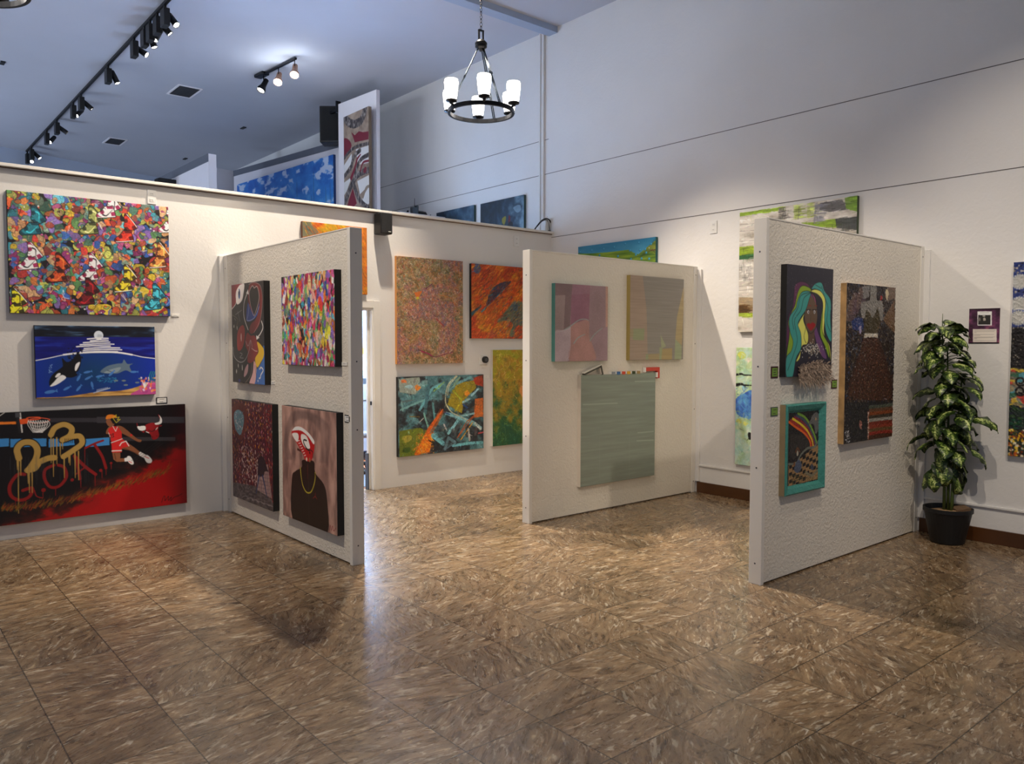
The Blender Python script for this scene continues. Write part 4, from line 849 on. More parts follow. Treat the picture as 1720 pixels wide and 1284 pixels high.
hang(A, YD, 'long red and black basketball painting with dripping gold 23', E_BLACK, gain=1.2, material=M_PAINTF)

# ---- 4 black cartoon canvas
XF = 2.678
def onB(y0, y1, z0, z1, **k): return Art(0, XF, y1, y0, z0, z1, 330, **k)
A = onB(6.412, 7.13, 1.248, 2.126, seed=6, bg=(34, 32, 34)); A.src = (370, 420, 5.136); wt = (220, 214, 208)
rdB = (112, 34, 36)
A.poly(cr(A.P([(90, 300), (190, 295), (140, 360), (135, 450), (100, 520), (88, 500)]), 4), (128, 36, 46))
A.poly(cr(A.P([(205, 290), (150, 330), (135, 400), (145, 470), (185, 440), (200, 380)]), 4), (214, 206, 200)); A.ell(*A.P([(163, 380)])[0], 16, 30, (40, 74, 126)); A.ell(*A.P([(163, 370)])[0], 8, 15, (14, 18, 34)); A.ell(*A.P([(158, 352)])[0], 4, 6, wt)
A.line(cr(A.P([(100, 510), (135, 460), (135, 370), (165, 310), (190, 298)]), 5, False), 2.2, wt)
A.poly(cr(A.P([(225, 610), (245, 440), (300, 570), (340, 450), (355, 480), (300, 590)]), 4), (40, 66, 140))
A.poly(cr(A.P([(285, 285), (340, 310), (362, 420), (352, 560), (330, 660), (275, 725), (250, 700), (265, 640), (310, 590), (338, 470), (330, 340), (295, 310), (262, 320), (250, 420), (285, 555), (240, 450), (246, 320)]), 4), rdB)
A.line(cr(A.P([(292, 330), (275, 310), (250, 370), (262, 480), (285, 560), (300, 550), (335, 420), (320, 320), (292, 330)]), 5, False), 2.4, (190, 160, 156)); A.line(cr(A.P([(250, 470), (240, 560), (232, 610), (290, 590), (335, 490)]), 5, False), 1.8, (160, 170, 200))
A.line(cr(A.P([(240, 690), (205, 580), (205, 460), (235, 365)]), 5, False), 3.2, wt); A.poly(A.P([(222, 375), (240, 340), (246, 385)]), wt)
A.line(cr(A.P([(355, 615), (368, 670), (345, 725), (320, 755)]), 5, False), 3.6, wt); A.poly(A.P([(310, 738), (312, 778), (338, 758)]), wt)
A.line(cr(A.P([(245, 300), (285, 280), (345, 310), (362, 430), (345, 600), (290, 715)]), 5, False), 1.6, (170, 140, 138))
A.poly(cr(A.P([(145, 750), (160, 680), (195, 650), (212, 700), (205, 800), (180, 862), (150, 860)]), 4), (146, 36, 34)); A.blob(*A.P([(180, 755)])[0], 6, 22, (220, 190, 180))
A.poly(cr(A.P([(218, 760), (235, 715), (262, 740), (300, 745), (325, 830), (315, 920), (270, 975), (235, 965), (238, 880), (218, 830)]), 4), (134, 34, 34))
A.line(cr(A.P([(112, 840), (120, 920), (165, 968), (210, 955), (245, 880), (262, 790)]), 5, False), 2, (170, 166, 164))
A.line(cr(A.P([(270, 850), (300, 872), (320, 875)]), 5, False), 2.2, (206, 170, 160)); A.line(cr(A.P([(220, 790), (240, 830), (262, 780), (275, 840)]), 5, False), 2, (190, 150, 150))
A.poly(cr(A.P([(318, 792), (372, 850), (385, 900), (350, 970), (318, 1015), (300, 940), (330, 880)]), 4), (214, 172, 26)); A.poly(cr(A.P([(370, 830), (400, 870), (400, 1180), (290, 1160), (300, 1060), (350, 980), (378, 900)]), 4), (56, 102, 170))
A.poly(cr(A.P([(290, 960), (312, 1020), (296, 1160), (250, 1158), (280, 1060)]), 4), (206, 160, 156)); A.poly(cr(A.P([(240, 985), (235, 1060), (205, 1098), (212, 1030)]), 4), (206, 160, 156))
A.line(cr(A.P([(272, 980), (262, 1080), (215, 1150)]), 5, False), 3, (110, 96, 84)); A.line(cr(A.P([(340, 1030), (352, 1015), (370, 1040), (350, 1080), (345, 1105), (335, 1110)]), 5, False), 4, wt); A.ell(*A.P([(325, 1132)])[0], 5, 6, wt)
for x, y, rx, ry in ((140, 1050, 8, 12), (155, 1000, 6, 12), (190, 1020, 6, 18), (118, 660, 7, 10), (145, 675, 6, 14)): A.blob(*A.P([(x, y)])[0], rx, ry, (170, 168, 160))
for a, b_ in (((130, 560), (185, 520)), ((150, 530), (170, 620)), ((120, 590), (135, 610))): A.line(A.P([a, b_]), 1.4, (130, 130, 130))
A.line(cr(A.P([(170, 890), (190, 900), (170, 930), (200, 935)]), 5, False), 1.5, (150, 150, 150)); A.line(cr(A.P([(100, 560), (150, 600), (140, 660)]), 5, False), 1.6, (110, 104, 84))
A.line(A.P([(318, 1160), (300, 1000)]), 1.6, (20, 20, 30)); A.blob(*A.P([(165, 1130)])[0], 14, 10, (50, 50, 110))
hang(A, XB, 'narrow black canvas with cartoon eye, heart and arrows', E_BLACK, gain=1.2, material=M_PAINTF)

# ---- 5 confetti canvas
A = onB(5.155, 6.055, 1.43, 2.13, seed=8, bg=(30, 22, 24)); R = A.R
for i in range(900):
    x, y = R.uniform(0, A.W), R.uniform(0, A.H); c = PAL[R.randint(len(PAL))] if R.rand() < .75 else [(236, 214, 200), (240, 160, 150), (226, 226, 210), (190, 40, 90)][R.randint(4)]
    w_ = R.uniform(7, 17); q = cr(A.blobq(x, y, w_, w_*R.uniform(1.1, 2.6), R.uniform(-.4, .4), 8, .3), 3); A.poly(q, shade(c, R.uniform(.75, 1.15)), .95)
    if R.rand() < .5: A.line([q[0], q[len(q)//2]+R.uniform(-5, 5, 2), q[-3]], R.uniform(.6, 1.8), shade(c, R.choice([.4, 1.5, 1.4])), .8)
A.grain(.12, 5); A.smear(900, 4, 16, .8, 2.2, (1.1, 2), .5, .7)
hang(A, XB, 'canvas filled with vertical confetti dabs of every colour', E_BLACK, gain=1.2)

# ---- 6 crowd painting with heart
A = onB(6.275, 7.17, .193, 1.090, seed=9, bg=(66, 24, 34)); A.src = (370, 650, 4.14); R = A.R
pal6 = [(176, 92, 24), (110, 30, 70), (86, 20, 30), (214, 190, 170), (60, 24, 60), (150, 40, 30), (210, 150, 30), (40, 18, 22), (190, 120, 130), (120, 84, 60)]
for i in range(2300):
    u, v = R.rand(), R.rand(); t_ = R.uniform(1.1, 1.9); L = R.uniform(4, 14); x, y = u*A.W, v*A.H
    c = pal6[R.randint(len(pal6))]
    if v > .45 and .25 < u < .8 and R.rand() < .4: c = (220, 206, 190)
    if u > .82 and R.rand() < .4: c = (150, 30, 24)
    A.line([(x, y), (x+L*math.cos(t_), y+L*math.sin(t_))], (R.uniform(1.2, 4), 1), c, .9)
A.poly(cr(A.P([(80, 150), (130, 110), (180, 150), (185, 250), (150, 370), (100, 320), (78, 230)]), 5), (92, 40, 34), .9); A.poly(cr(A.P([(95, 190), (125, 160), (160, 190), (162, 260), (140, 335), (105, 290)]), 5), (96, 130, 140))
for i in range(60): p = A.P([(R.uniform(100, 158), R.uniform(175, 310))])[0]; A.line([p, p+R.uniform(-12, 12, 2)], 2, [(200, 200, 206), (150, 60, 70), (70, 110, 120), (226, 214, 200)][R.randint(4)])
gr = A.ramp(A.noise(20, 10, 3, 4), [(0, (48, 42, 44)), (1, (96, 88, 88))]); A.poly(A.P([(90, 665), (240, 690), (360, 790), (385, 870), (380, 890), (85, 800)]), lambda y0, y1, x0, x1: gr[y0:y1, x0:x1])
A.poly(A.P([(250, 560), (330, 540), (360, 780), (258, 720)]), (150, 130, 126), .8)
for i in range(7): A.line(A.P([(252+i*15, 560), (256+i*15, 730+i*8)]), 1, (90, 70, 70)); A.line(A.P([(250, 570+i*25), (345, 590+i*26)]), 1, (90, 70, 70))
A.poly(cr(A.P([(265, 500), (300, 490), (320, 560), (335, 590), (310, 590), (300, 620), (262, 620), (262, 560)]), 4), (34, 26, 34)); A.ell(*A.P([(283, 480)])[0], 8, 11, (30, 22, 24)); A.line(A.P([(270, 620), (250, 740)]), (7, 4.5), (34, 54, 90)); A.line(A.P([(295, 620), (325, 765)]), (7, 4.5), (34, 54, 90)); A.line(A.P([(310, 520), (330, 590)]), 3.5, (30, 24, 30)); A.line(A.P([(265, 510), (262, 430)]), 3, (40, 30, 34))
for i in range(6): A.line(cr(A.P([(150+i*35, 770+i*10), (180+i*35, 760+i*14), (200+i*35, 790+i*10)]), 4, False), 1.2, (150, 140, 140))
A.smear(900, 4, 16, .8, 2.4, (1, 2), .5, .7)
hang(A, XB, 'maroon and gold splattered canvas with a heart and a small figure', E_BLACK, gain=1.25)

# ---- 7 portrait with a shoe for a head
A = onB(5.145, 6.078, .20, 1.098, seed=10); A.src = (370, 650, 4.14)
n_ = A.noise(50, 130, 5, 3); A.im[:] = A.ramp(n_, [(0, (104, 78, 72)), (.5, (158, 122, 110)), (1, (190, 152, 138))])
for k in range(14): A.line(cr(A.P([(500-k*3, 500), (470-k*2, 380), (520-k*2, 240-k*4), (620, 230-k*4), (700+k*5, 330-k*3), (690+k*4, 520)]), 5, False), 7, (66, 54, 54), .12, 10)
A.poly(cr(A.P([(502, 915), (498, 640), (520, 590), (566, 560), (572, 510), (650, 520), (660, 600), (720, 680), (742, 780), (748, 1012), (640, 980)]), 4), (28, 18, 14)); A.line(A.P([(608, 530), (612, 640), (618, 960)]), 1.1, (70, 60, 54)); A.line(A.P([(606, 545), (608, 640)]), 2, (96, 20, 20))
A.poly(cr(A.P([(497, 310), (520, 280), (560, 278), (610, 315), (650, 370), (655, 420), (640, 500), (620, 520), (590, 510), (575, 470), (530, 390), (500, 340)]), 4), (176, 22, 24))
A.poly(cr(A.P([(498, 308), (520, 280), (562, 280), (615, 322), (652, 375), (648, 400), (610, 345), (560, 305), (510, 305)]), 4), (226, 222, 216)); A.poly(cr(A.P([(500, 325), (535, 322), (545, 350), (535, 385), (510, 355)]), 4), (224, 218, 210)); A.poly(cr(A.P([(565, 330), (600, 345), (620, 400), (622, 430), (590, 425), (562, 370)]), 4), (222, 216, 208))
A.line(cr(A.P([(620, 445), (600, 430), (580, 390), (582, 370), (600, 375)]), 5, False), 4, (18, 12, 14)); A.line(cr(A.P([(595, 430), (640, 450), (645, 495)]), 5, False), 2.4, (18, 12, 14)); A.ell(*A.P([(622, 460)])[0], 7, 7, (60, 8, 10))
for k in range(7): A.line(A.P([(536+k*8, 378+k*17), (552+k*7, 374+k*17)]), 2, (226, 220, 212))
A.ell(*A.P([(600, 505)])[0], 9, 10, (220, 200, 180)); A.ell(*A.P([(622, 510)])[0], 9, 12, (150, 100, 60)); A.poly(A.P([(535, 425), (560, 440), (562, 455), (535, 442)]), (70, 34, 26))
ch_ = cr(A.P([(558, 565), (562, 620), (575, 690), (600, 735), (630, 735), (650, 690), (660, 640), (660, 600)]), 6, False)
for p in ch_[::1]: A.ell(p[0], p[1], 5.6, 5.2, (90, 78, 16)); A.ell(p[0]-1, p[1]-1, 3.4, 3, (206, 190, 60))
A.line(cr(A.P([(645, 778), (660, 765), (672, 782)]), 4, False), 2, (130, 30, 24)); A.line(A.P([(662, 740), (660, 765)]), 2, (130, 30, 24)); A.line(cr(A.P([(758, 1000), (765, 965), (772, 1000), (782, 970), (788, 1005), (803, 985)]), 4, False), 1.8, (120, 24, 26))
hang(A, XB, 'portrait of a dark jacket with a red sneaker for a head', E_BLACK, gain=1.25, material=M_PAINTF)

# ---- divider wall between the panels
def field(A, stops_list, seed):      # mottled colour field: several ramps blended by noise
    out = None
    for i, st in enumerate(stops_list):
        r_ = A.ramp(A.noise(*st[0], 5, seed+i), st[1])
        if out is None: out = r_
        else: m_ = np.clip((A.noise(*st[2], 4, seed+50+i)-.5)*5+.5, 0, 1)[..., None]; out = out*(1-m_)+r_*m_
    A.im[:] = out
A = Art(1, 7.46, 3.531, 4.262, 2.12, 2.827, 300, 11); A.src = (350, 360, 5.733)
field(A, [((60, 20), [(0, (176, 90, 20)), (1, (206, 124, 34))]), ((40, 40), [(0, (190, 60, 20)), (.5, (214, 150, 20)), (1, (120, 130, 50))], (120, 90))], 5)
A.poly(A.P([(905, 70), (985, 75), (1060, 170), (1040, 190), (905, 220)]), (110, 108, 84)); A.strokes(160, 20, 70, 1, 4, lambda u, v: [(150, 140, 60), (226, 180, 30), (120, 50, 24), (200, 80, 20)][A.R.randint(4)], (.5, 1.2), .6)
A.smear(500, 10, 40, 2, 5, (.4, 1.4), .3, .6)
hang(A, YD, 'orange and yellow abstract half hidden behind the near display panel', edge('brown_edge', (120, 78, 50)), gain=1.05)

A = Art(1, 7.46, 4.628, 5.53, 1.371, 2.559, 330, 12); R = A.R
field(A, [((26, 26), [(0, (84, 80, 50)), (.5, (160, 120, 76)), (1, (206, 150, 110))]), ((20, 20), [(0, (96, 100, 70)), (1, (190, 160, 120))], (90, 90)), ((20, 30), [(0, (120, 100, 120)), (1, (200, 120, 90))], (150, 150))], 21)
pal2 = [(190, 130, 60), (150, 60, 50), (110, 120, 80), (214, 190, 150), (60, 50, 40), (206, 110, 50), (120, 90, 120), (170, 160, 110), (226, 206, 190), (96, 110, 60), (214, 160, 60), (176, 90, 90)]
def pk(u, v):
    if v > .72 and R.rand() < .3: return [(206, 140, 110), (226, 180, 150), (90, 60, 30)][R.randint(3)]
    if u > .85 and R.rand() < .4: return (210, 120, 50)
    return pal2[R.randint(len(pal2))]
A.strokes(5200, 5, 26, .6, 2.4, pk, (0, 3.14), .75); A.strokes(2200, 4, 16, .6, 2.0, lambda u, v: [(50, 40, 30), (74, 66, 34), (34, 30, 26), (120, 104, 50), (240, 230, 216)][R.randint(5)], (0, 3.14), .7)
A.line(cr(A.U([(.32, .87), (.42, .895), (.53, .935), (.62, .93), (.75, .905), (.85, .89)]), 6, False), (3, 2), (104, 24, 70)); A.line(cr(A.U([(.36, .885), (.46, .905), (.52, .93)]), 5, False), (6, 2), (170, 30, 84), .8)
A.poly(A.U([(.25, .33), (.37, .31), (.30, .40)]), (214, 110, 40)); A.blob(.3*A.W, .38*A.H, 14, 10, (206, 190, 50)); A.line(A.U([(.58, .57), (.70, .64)]), 3, (160, 40, 50)); A.line(A.U([(.42, .29), (.52, .24)]), 3, (110, 30, 70)); A.line(cr(A.U([(.62, .34), (.72, .35), (.84, .38), (.87, .44)]), 5, False), 2, (214, 130, 60))
A.smear(900, 8, 30, 2, 6, (0, 3.14), .25, .35)
hang(A, YD, 'tall tangled abstract in brown, olive and rust', edge('orange_edge', (206, 140, 70)), gain=.95)

A = Art(1, 7.46, 5.655, 6.47, 1.66, 2.544, 300, 13); A.src = (600, 380, 5.352); R = A.R
field(A, [((90, 70), [(0, (196, 70, 16)), (.5, (190, 96, 20)), (1, (206, 150, 24))]), ((60, 60), [(0, (150, 40, 16)), (1, (206, 80, 24))], (150, 120))], 31)
A.strokes(500, 20, 60, 2, 8, lambda u, v: [(206, 90, 20), (176, 50, 20), (210, 150, 30), (150, 60, 24), (222, 120, 50)][R.randint(5)], (2.0, 3.0), .45)
A.blob(*A.P([(1080, 385)])[0], 34, 40, (60, 84, 130), a=.85)
A.poly(cr(A.P([(1160, 690), (1210, 570), (1290, 510), (1385, 495), (1330, 560), (1240, 650), (1180, 710)]), 4), (50, 44, 72), .9); A.line(A.P([(1120, 770), (1200, 690), (1330, 560)]), (6, 2), (50, 140, 160), .9); A.line(A.P([(1130, 740), (1250, 640)]), 3, (120, 20, 24)); A.line(A.P([(1030, 790), (1110, 720)]), (12, 8), (24, 80, 110), .9)
A.poly(cr(A.P([(1260, 860), (1400, 690), (1440, 670), (1490, 700), (1490, 880), (1430, 900), (1410, 990), (1370, 980), (1400, 880), (1330, 850)]), 4), (44, 110, 120), .6); A.blob(*A.P([(1420, 720)])[0], 22, 46, (60, 80, 110), a=.7); A.blob(*A.P([(1220, 970)])[0], 50, 26, (170, 74, 60), a=.6)
for (cx_, cy_, sx_, sy_, n__, cs_) in ((1250, 600, 70, 60, 120, [(60, 40, 60), (110, 30, 30), (40, 60, 90), (150, 60, 30), (30, 110, 130)]), (1420, 820, 70, 100, 200, [(40, 100, 110), (70, 90, 80), (150, 110, 40), (30, 80, 120), (90, 130, 90)]), (1330, 600, 60, 60, 60, [(200, 84, 24), (150, 60, 30)])):
    for i in range(n__):
        q = A.P([(R.normal(cx_, sx_), R.normal(cy_, sy_))])[0]; t_ = R.uniform(2.2, 2.8); L_ = R.uniform(8, 26); A.line([q, q+(L_*math.cos(t_), L_*math.sin(t_))], (R.uniform(1.5, 5), 1), cs_[R.randint(len(cs_))], .6)
A.strokes(260, 14, 40, 1, 3, lambda u, v: [(226, 170, 60), (130, 40, 20), (226, 130, 80), (120, 110, 40)][R.randint(4)], (2.0, 3.0), .6)
A.smear(900, 14, 44, 2, 6, (2.0, 2.9), .35, .7); A.smear(900, 5, 18, 1, 2.4, (1.6, 3.2), .5, .7)
hang(A, YD, 'fiery orange and red abstract with blue green streaks', E_BLACK, gain=1.1)

A = Art(1, 7.46, 5.978, 6.80, .345, 1.522, 300, 14); A.src = (600, 590, 5.352); R = A.R
yy = np.linspace(0, 1, A.H)[:, None]; n_ = A.noise(60, 70, 5, 6); n2_ = A.noise(40, 40, 5, 16)
A.im[:] = A.ramp(np.clip(yy*.9+(n_-.5)*.7, 0, 1), [(0, (140, 136, 20)), (.3, (150, 120, 28)), (.5, (110, 104, 30)), (.7, (44, 84, 40)), (1, (26, 76, 50))])
m_ = np.clip((n2_-.55)*4, 0, 1)[..., None]*np.clip(np.linspace(-.4, 1.5, A.W), 0, 1)[None, :, None]*np.clip(1.3-1.9*yy, 0, 1)[..., None]; A.im[:] = A.im*(1-m_)+np.array((176, 90, 24), np.float32)*m_
A.strokes(700, 20, 70, .6, 2.2, lambda u, v: ([(206, 190, 50), (190, 110, 30), (120, 130, 30), (226, 200, 130)] if v < .5 else [(60, 130, 90), (140, 160, 60), (30, 60, 30), (90, 150, 110)])[R.randint(4)], (0, 3.14), .6, .6)
A.blob(*A.P([(1480, 360)])[0], 30, 40, (226, 140, 70), a=.7)
A.smear(700, 8, 40, 1, 4, (0, 3.14), .4, .6)
hang(A, YD, 'olive, yellow and green abstract beside the middle display panel', E_WHITE, gain=1.35)

A = Art(1, 7.46, 4.637, 5.835, .337, 1.228, 330, 15, (22, 24, 30)); A.src = (600, 590, 5.352); R = A.R
field(A, [((40, 40), [(0, (14, 16, 22)), (.6, (36, 42, 48)), (1, (70, 84, 84))]), ((40, 30), [(0, (44, 80, 86)), (1, (96, 140, 146))], (110, 90))], 41)
def S(pts, w, c, a=.9, k=3):
    q = A.P(pts); A.line(q, w, c, a)
    d = (q[-1]-q[0]); d = d/(np.hypot(*d)+1e-6); n__ = np.array([-d[1], d[0]])
    for i in range(k*3): o2 = n__*R.uniform(-1, 1)*(w if not isinstance(w, tuple) else w[0])*.9; A.line([q[0]+o2+d*R.uniform(0, 12), q[-1]+o2-d*R.uniform(0, 16)], R.uniform(.8, 2), shade(c, R.uniform(.7, 1.25)), .6)
A.poly(A.P([(372, 250), (560, 235), (580, 330), (520, 390), (380, 370)]), (130, 140, 130)); A.blob(*A.P([(540, 330)])[0], 26, 26, (206, 120, 40)); A.blob(*A.P([(420, 270)])[0], 24, 14, (200, 110, 60)); A.blob(*A.P([(470, 320)])[0], 40, 12, (150, 190, 200), a=.8); A.blob(*A.P([(600, 290)])[0], 50, 24, (120, 160, 160), a=.7)
A.poly(A.P([(840, 390), (900, 290), (1060, 260), (1070, 330), (960, 440), (940, 560), (870, 520), (810, 480)]), (140, 124, 24)); A.blob(*A.P([(985, 380)])[0], 30, 24, (210, 130, 30))
A.poly(A.P([(1040, 240), (1130, 215), (1132, 320), (1060, 300)]), (150, 50, 20)); A.poly(A.P([(1060, 430), (1130, 420), (1132, 590), (1050, 600)]), (206, 100, 30), .85)
A.poly(A.P([(378, 720), (560, 690), (640, 720), (540, 860), (520, 940), (380, 955)]), (96, 108, 30)); A.blob(*A.P([(450, 790)])[0], 40, 30, (170, 156, 60), a=.8); A.blob(*A.P([(440, 890)])[0], 40, 20, (50, 80, 26), a=.8)
S([(560, 530), (680, 330), (770, 290)], 9, (96, 160, 170)); S([(690, 360), (780, 280)], 6, (120, 160, 90)); S([(610, 560), (630, 400), (650, 250)], 15, (60, 100, 110)); S([(680, 470), (700, 640)], 9, (84, 140, 146)); S([(600, 560), (640, 690)], 7, (110, 160, 150))
S([(390, 530), (520, 470), (600, 440)], 6, (110, 160, 160)); S([(395, 460), (500, 440)], 5, (84, 96, 96)); S([(400, 460), (410, 540)], 5, (110, 150, 150))
S([(540, 930), (650, 700), (770, 530)], (26, 8), (190, 84, 20), .95, 5); A.poly(A.P([(520, 935), (600, 760), (690, 730), (650, 910)]), (214, 110, 20))
for i in range(260): p = A.P([(R.uniform(530, 690), R.uniform(740, 930))])[0]; A.line([p, p+R.uniform(-9, 9, 2)], 1.6, [(236, 150, 30), (150, 50, 14), (206, 90, 20), (236, 190, 60)][R.randint(4)], .8)
S([(800, 560), (900, 590), (1040, 640), (1110, 690)], 12, (120, 176, 186)); S([(920, 600), (880, 660), (820, 740)], 12, (120, 180, 190)); S([(900, 590), (1050, 560)], 8, (130, 176, 180)); S([(680, 760), (770, 830)], 17, (100, 166, 176)); S([(860, 850), (1000, 830), (1120, 820)], 11, (104, 176, 186)); S([(790, 880), (820, 780), (880, 820)], 12, (80, 110, 120)); S([(900, 290), (1020, 235)], 11, (104, 160, 170)); S([(870, 310), (920, 240)], 8, (120, 150, 120))
S([(950, 460), (1010, 430)], 8, (140, 180, 190)); S([(1030, 400), (1090, 335)], 9, (140, 186, 200)); S([(950, 480), (990, 510)], 6, (20, 60, 120)); S([(780, 550), (830, 570)], 5, (30, 70, 130)); S([(860, 350), (940, 440)], 6, (150, 160, 40)); S([(940, 440), (880, 540)], 6, (160, 150, 30))
A.line(cr(A.P([(890, 225), (820, 300), (795, 400), (800, 480), (850, 550), (930, 590), (1000, 630)]), 7, False), (6, 3), (166, 166, 136)); A.line(cr(A.P([(900, 225), (830, 310), (812, 400)]), 7, False), 2, (206, 200, 160))
S([(900, 780), (980, 640), (1060, 570)], 4, (160, 70, 20)); S([(930, 800), (1040, 640)], 3, (206, 150, 30)); S([(1010, 800), (1000, 700)], 9, (170, 170, 160)); S([(1060, 750), (1070, 700)], 12, (70, 60, 60)); S([(1060, 650), (1110, 700)], 10, (176, 190, 186)); S([(1090, 740), (1135, 730)], 5, (170, 60, 60))
S([(720, 700), (800, 660)], 14, (60, 78, 88)); S([(860, 720), (930, 660)], 13, (64, 72, 74)); S([(700, 840), (640, 800)], 4, (20, 20, 20)); S([(470, 590), (560, 590)], 3, (120, 100, 40)); S([(560, 640), (600, 600)], 2, (190, 190, 180)); S([(780, 660), (800, 700)], 6, (180, 176, 170))
A.strokes(260, 10, 34, .8, 2.4, lambda u, v: [(120, 170, 176), (20, 22, 28), (90, 110, 110), (16, 20, 40)][R.randint(4)], (0, 3.14), .55); A.grain(.1, 4)
A.smear(700, 12, 40, 2, 6, (0, 3.14), .3, .6); A.smear(1500, 4, 18, .8, 2.6, (0, 3.14), .5, .7)
hang(A, YD, 'dark abstract with pale blue slashes and an orange plume', E_BLACK, gain=1.3)

# ---- canvases on the middle display panel
def onC(x0, x1, z0, z1, res=320, **k): return Art(1, 5.147, x0, x1, z0, z1, res, **k)
A = onC(4.838, 5.522, 1.438, 2.139, seed=16, bg=(140, 116, 118)); A.src = (870, 380, 4.585)
P_ = lambda p, c, a=1: A.poly(A.P(p), c, a)
P_([(285, 440), (420, 448), (400, 790), (355, 805), (285, 820)], (112, 92, 96)); P_([(285, 535), (365, 532), (352, 805), (285, 820)], (138, 120, 120)); P_([(420, 448), (560, 458), (550, 720), (405, 770), (410, 560)], (134, 98, 112)); P_([(412, 530), (556, 520), (548, 720), (405, 772)], (130, 88, 106)); P_([(556, 455), (700, 465), (690, 780), (640, 800), (560, 885), (545, 730)], (136, 112, 118))
P_([(675, 465), (700, 465), (692, 775), (675, 780)], (170, 134, 122)); P_([(545, 730), (560, 885), (650, 785), (692, 780), (690, 1040), (590, 1040)], (142, 116, 124))
A.poly(cr(A.P([(283, 820), (355, 803), (408, 780), (402, 900), (398, 1010), (375, 1045), (280, 1045)]), 4), (166, 148, 156)); A.poly(cr(A.P([(408, 775), (470, 740), (545, 728), (548, 850), (575, 920), (592, 1038), (400, 1042), (405, 900)]), 4), (158, 118, 114))
for pts in ([(355, 803), (400, 775), (470, 725), (520, 718), (543, 728)], [(430, 905), (465, 860), (515, 835)], [(555, 885), (590, 835), (650, 785)]): A.line(cr(A.P(pts), 5, False), (4, 2.4), (134, 142, 142))
A.line(cr(A.P([(283, 820), (355, 805), (405, 785)]), 4, False), 1.6, (176, 166, 172)); A.line(A.P([(404, 780), (404, 930), (392, 1010), (370, 1030)]), 1.5, (180, 168, 176))
A.grain(.05, 3); A.im *= (1+.05*(A.noise(90, 90, 3, 2)-.5)[..., None]*2)
M_ED1 = edge('teal_edge', (74, 132, 126)); hang(A, 5.193, 'muted mauve and pink canvas with teal edge', M_ED1, gain=1.25, material=M_PAINTF)
A = onC(5.838, 6.67, 1.438, 2.268, seed=17, bg=(126, 120, 114)); A.src = (870, 380, 4.585)
P_([(850, 375), (968, 382), (998, 700), (1000, 1030), (850, 1030)], (144, 126, 112)); P_([(960, 380), (1285, 410), (1250, 560), (1215, 780), (1200, 1030), (1000, 1030), (990, 640)], (126, 121, 115)); P_([(1275, 470), (1283, 480), (1262, 920), (1212, 870), (1225, 700)], (156, 140, 104)); P_([(880, 790), (975, 788), (970, 880), (885, 876)], (128, 134, 104)); P_([(855, 795), (890, 792), (888, 850), (855, 860)], (140, 128, 100)); P_([(1098, 835), (1140, 925), (1105, 945)], (140, 144, 116)); P_([(1110, 945), (1188, 940), (1186, 1028), (1105, 1028)], (150, 132, 92)); P_([(1212, 870), (1262, 922), (1258, 1028), (1205, 1028)], (138, 146, 116)); P_([(1005, 985), (1090, 982), (1088, 1028), (1005, 1028)], (146, 130, 98)); P_([(1090, 930), (1112, 940), (1105, 1028), (1088, 1028)], (136, 142, 110)); P_([(985, 985), (1005, 985), (1003, 1028), (983, 1028)], (130, 136, 108))
A.im *= (1+.05*(A.noise(200, 3, 2, 3)-.5)[..., None]*2)
hang(A, 5.193, 'grey and ochre canvas with small green blocks at its foot', edge('ochre_edge', (160, 140, 78)), gain=1.25, material=M_PAINTF)
A = onC(5.168, 6.228, .265, 1.308, seed=18, bg=(126, 134, 122)); A.src = (870, 600, 4.195)
A.im[:] = A.ramp(A.noise(260, 12, 5, 7), [(0, (117, 124, 113)), (.5, (122, 130, 119)), (1, (129, 138, 126))])
for pts in ([(460, 335), (700, 325)], [(825, 172), (965, 170)], [(845, 533), (955, 524)], [(838, 590), (955, 584)]): A.line(A.P(pts), 3.4, (150, 158, 146), .8)
A.line(A.P([(785, 540), (783, 830)]), .9, (140, 146, 136), .7); A.line(A.P([(575, 560), (575, 860)]), .9, (140, 146, 136), .6)
tC = hang(A, 5.193, 'large plain grey green canvas with blocks on top', edge('pale_edge', (196, 186, 172)), gain=1.25, material=M_PAINTF)
YT = 5.193
def Cb(px0, px1, py0, py1, y0=5.15, y1=5.19):
    a, b_ = at(px0, py0, 1, y0), at(px1, py1, 1, y0); return a[0], b_[0], y0, y1, b_[2], a[2]
for i, c in enumerate(((140, 146, 150), (60, 104, 156), (206, 72, 44), (214, 164, 40), (58, 70, 40), (160, 132, 84))):
    x = 5.585+i*.073; q = MB().box(x, x+.042, 5.143, 5.185, 1.302, 1.330).build('wood_block', mat('block_%d' % i, c, .6)); keep(q, tC)
    keep(MB().box(x-.006, x, 5.150, 5.185, 1.304, 1.334).build('block_holder', M_CARD), tC)
fr = MB(); O = Vector((5.21, 5.155, 1.309)); th = math.radians(18); ux = Vector((math.cos(th), 0, math.sin(th))); uz = Vector((-math.sin(th), 0, math.cos(th)))
for (c0, L, n__) in ((Vector((0, 0, 0)), .27, 0),):
    fr.obox(O+ux*.12+uz*(.006), ux, (0, 1, 0), uz, .12, .018, .008)
    fr.obox(O+ux*.23-uz*(.035), ux, (0, 1, 0), uz, .010, .018, .042)
keep(fr.build('small_frame', mat('pewter', (84, 80, 72), .4, metal=.5), bevel=.002), tC)
f2 = MB().obox(O+ux*.12+uz*(.0175), ux, (0, 1, 0), uz, .122, .016, .0035).obox(O+ux*.216-uz*(.035), ux, (0, 1, 0), uz, .003, .014, .034)
keep(f2.build('frame_lip', E_WHITE), tC)
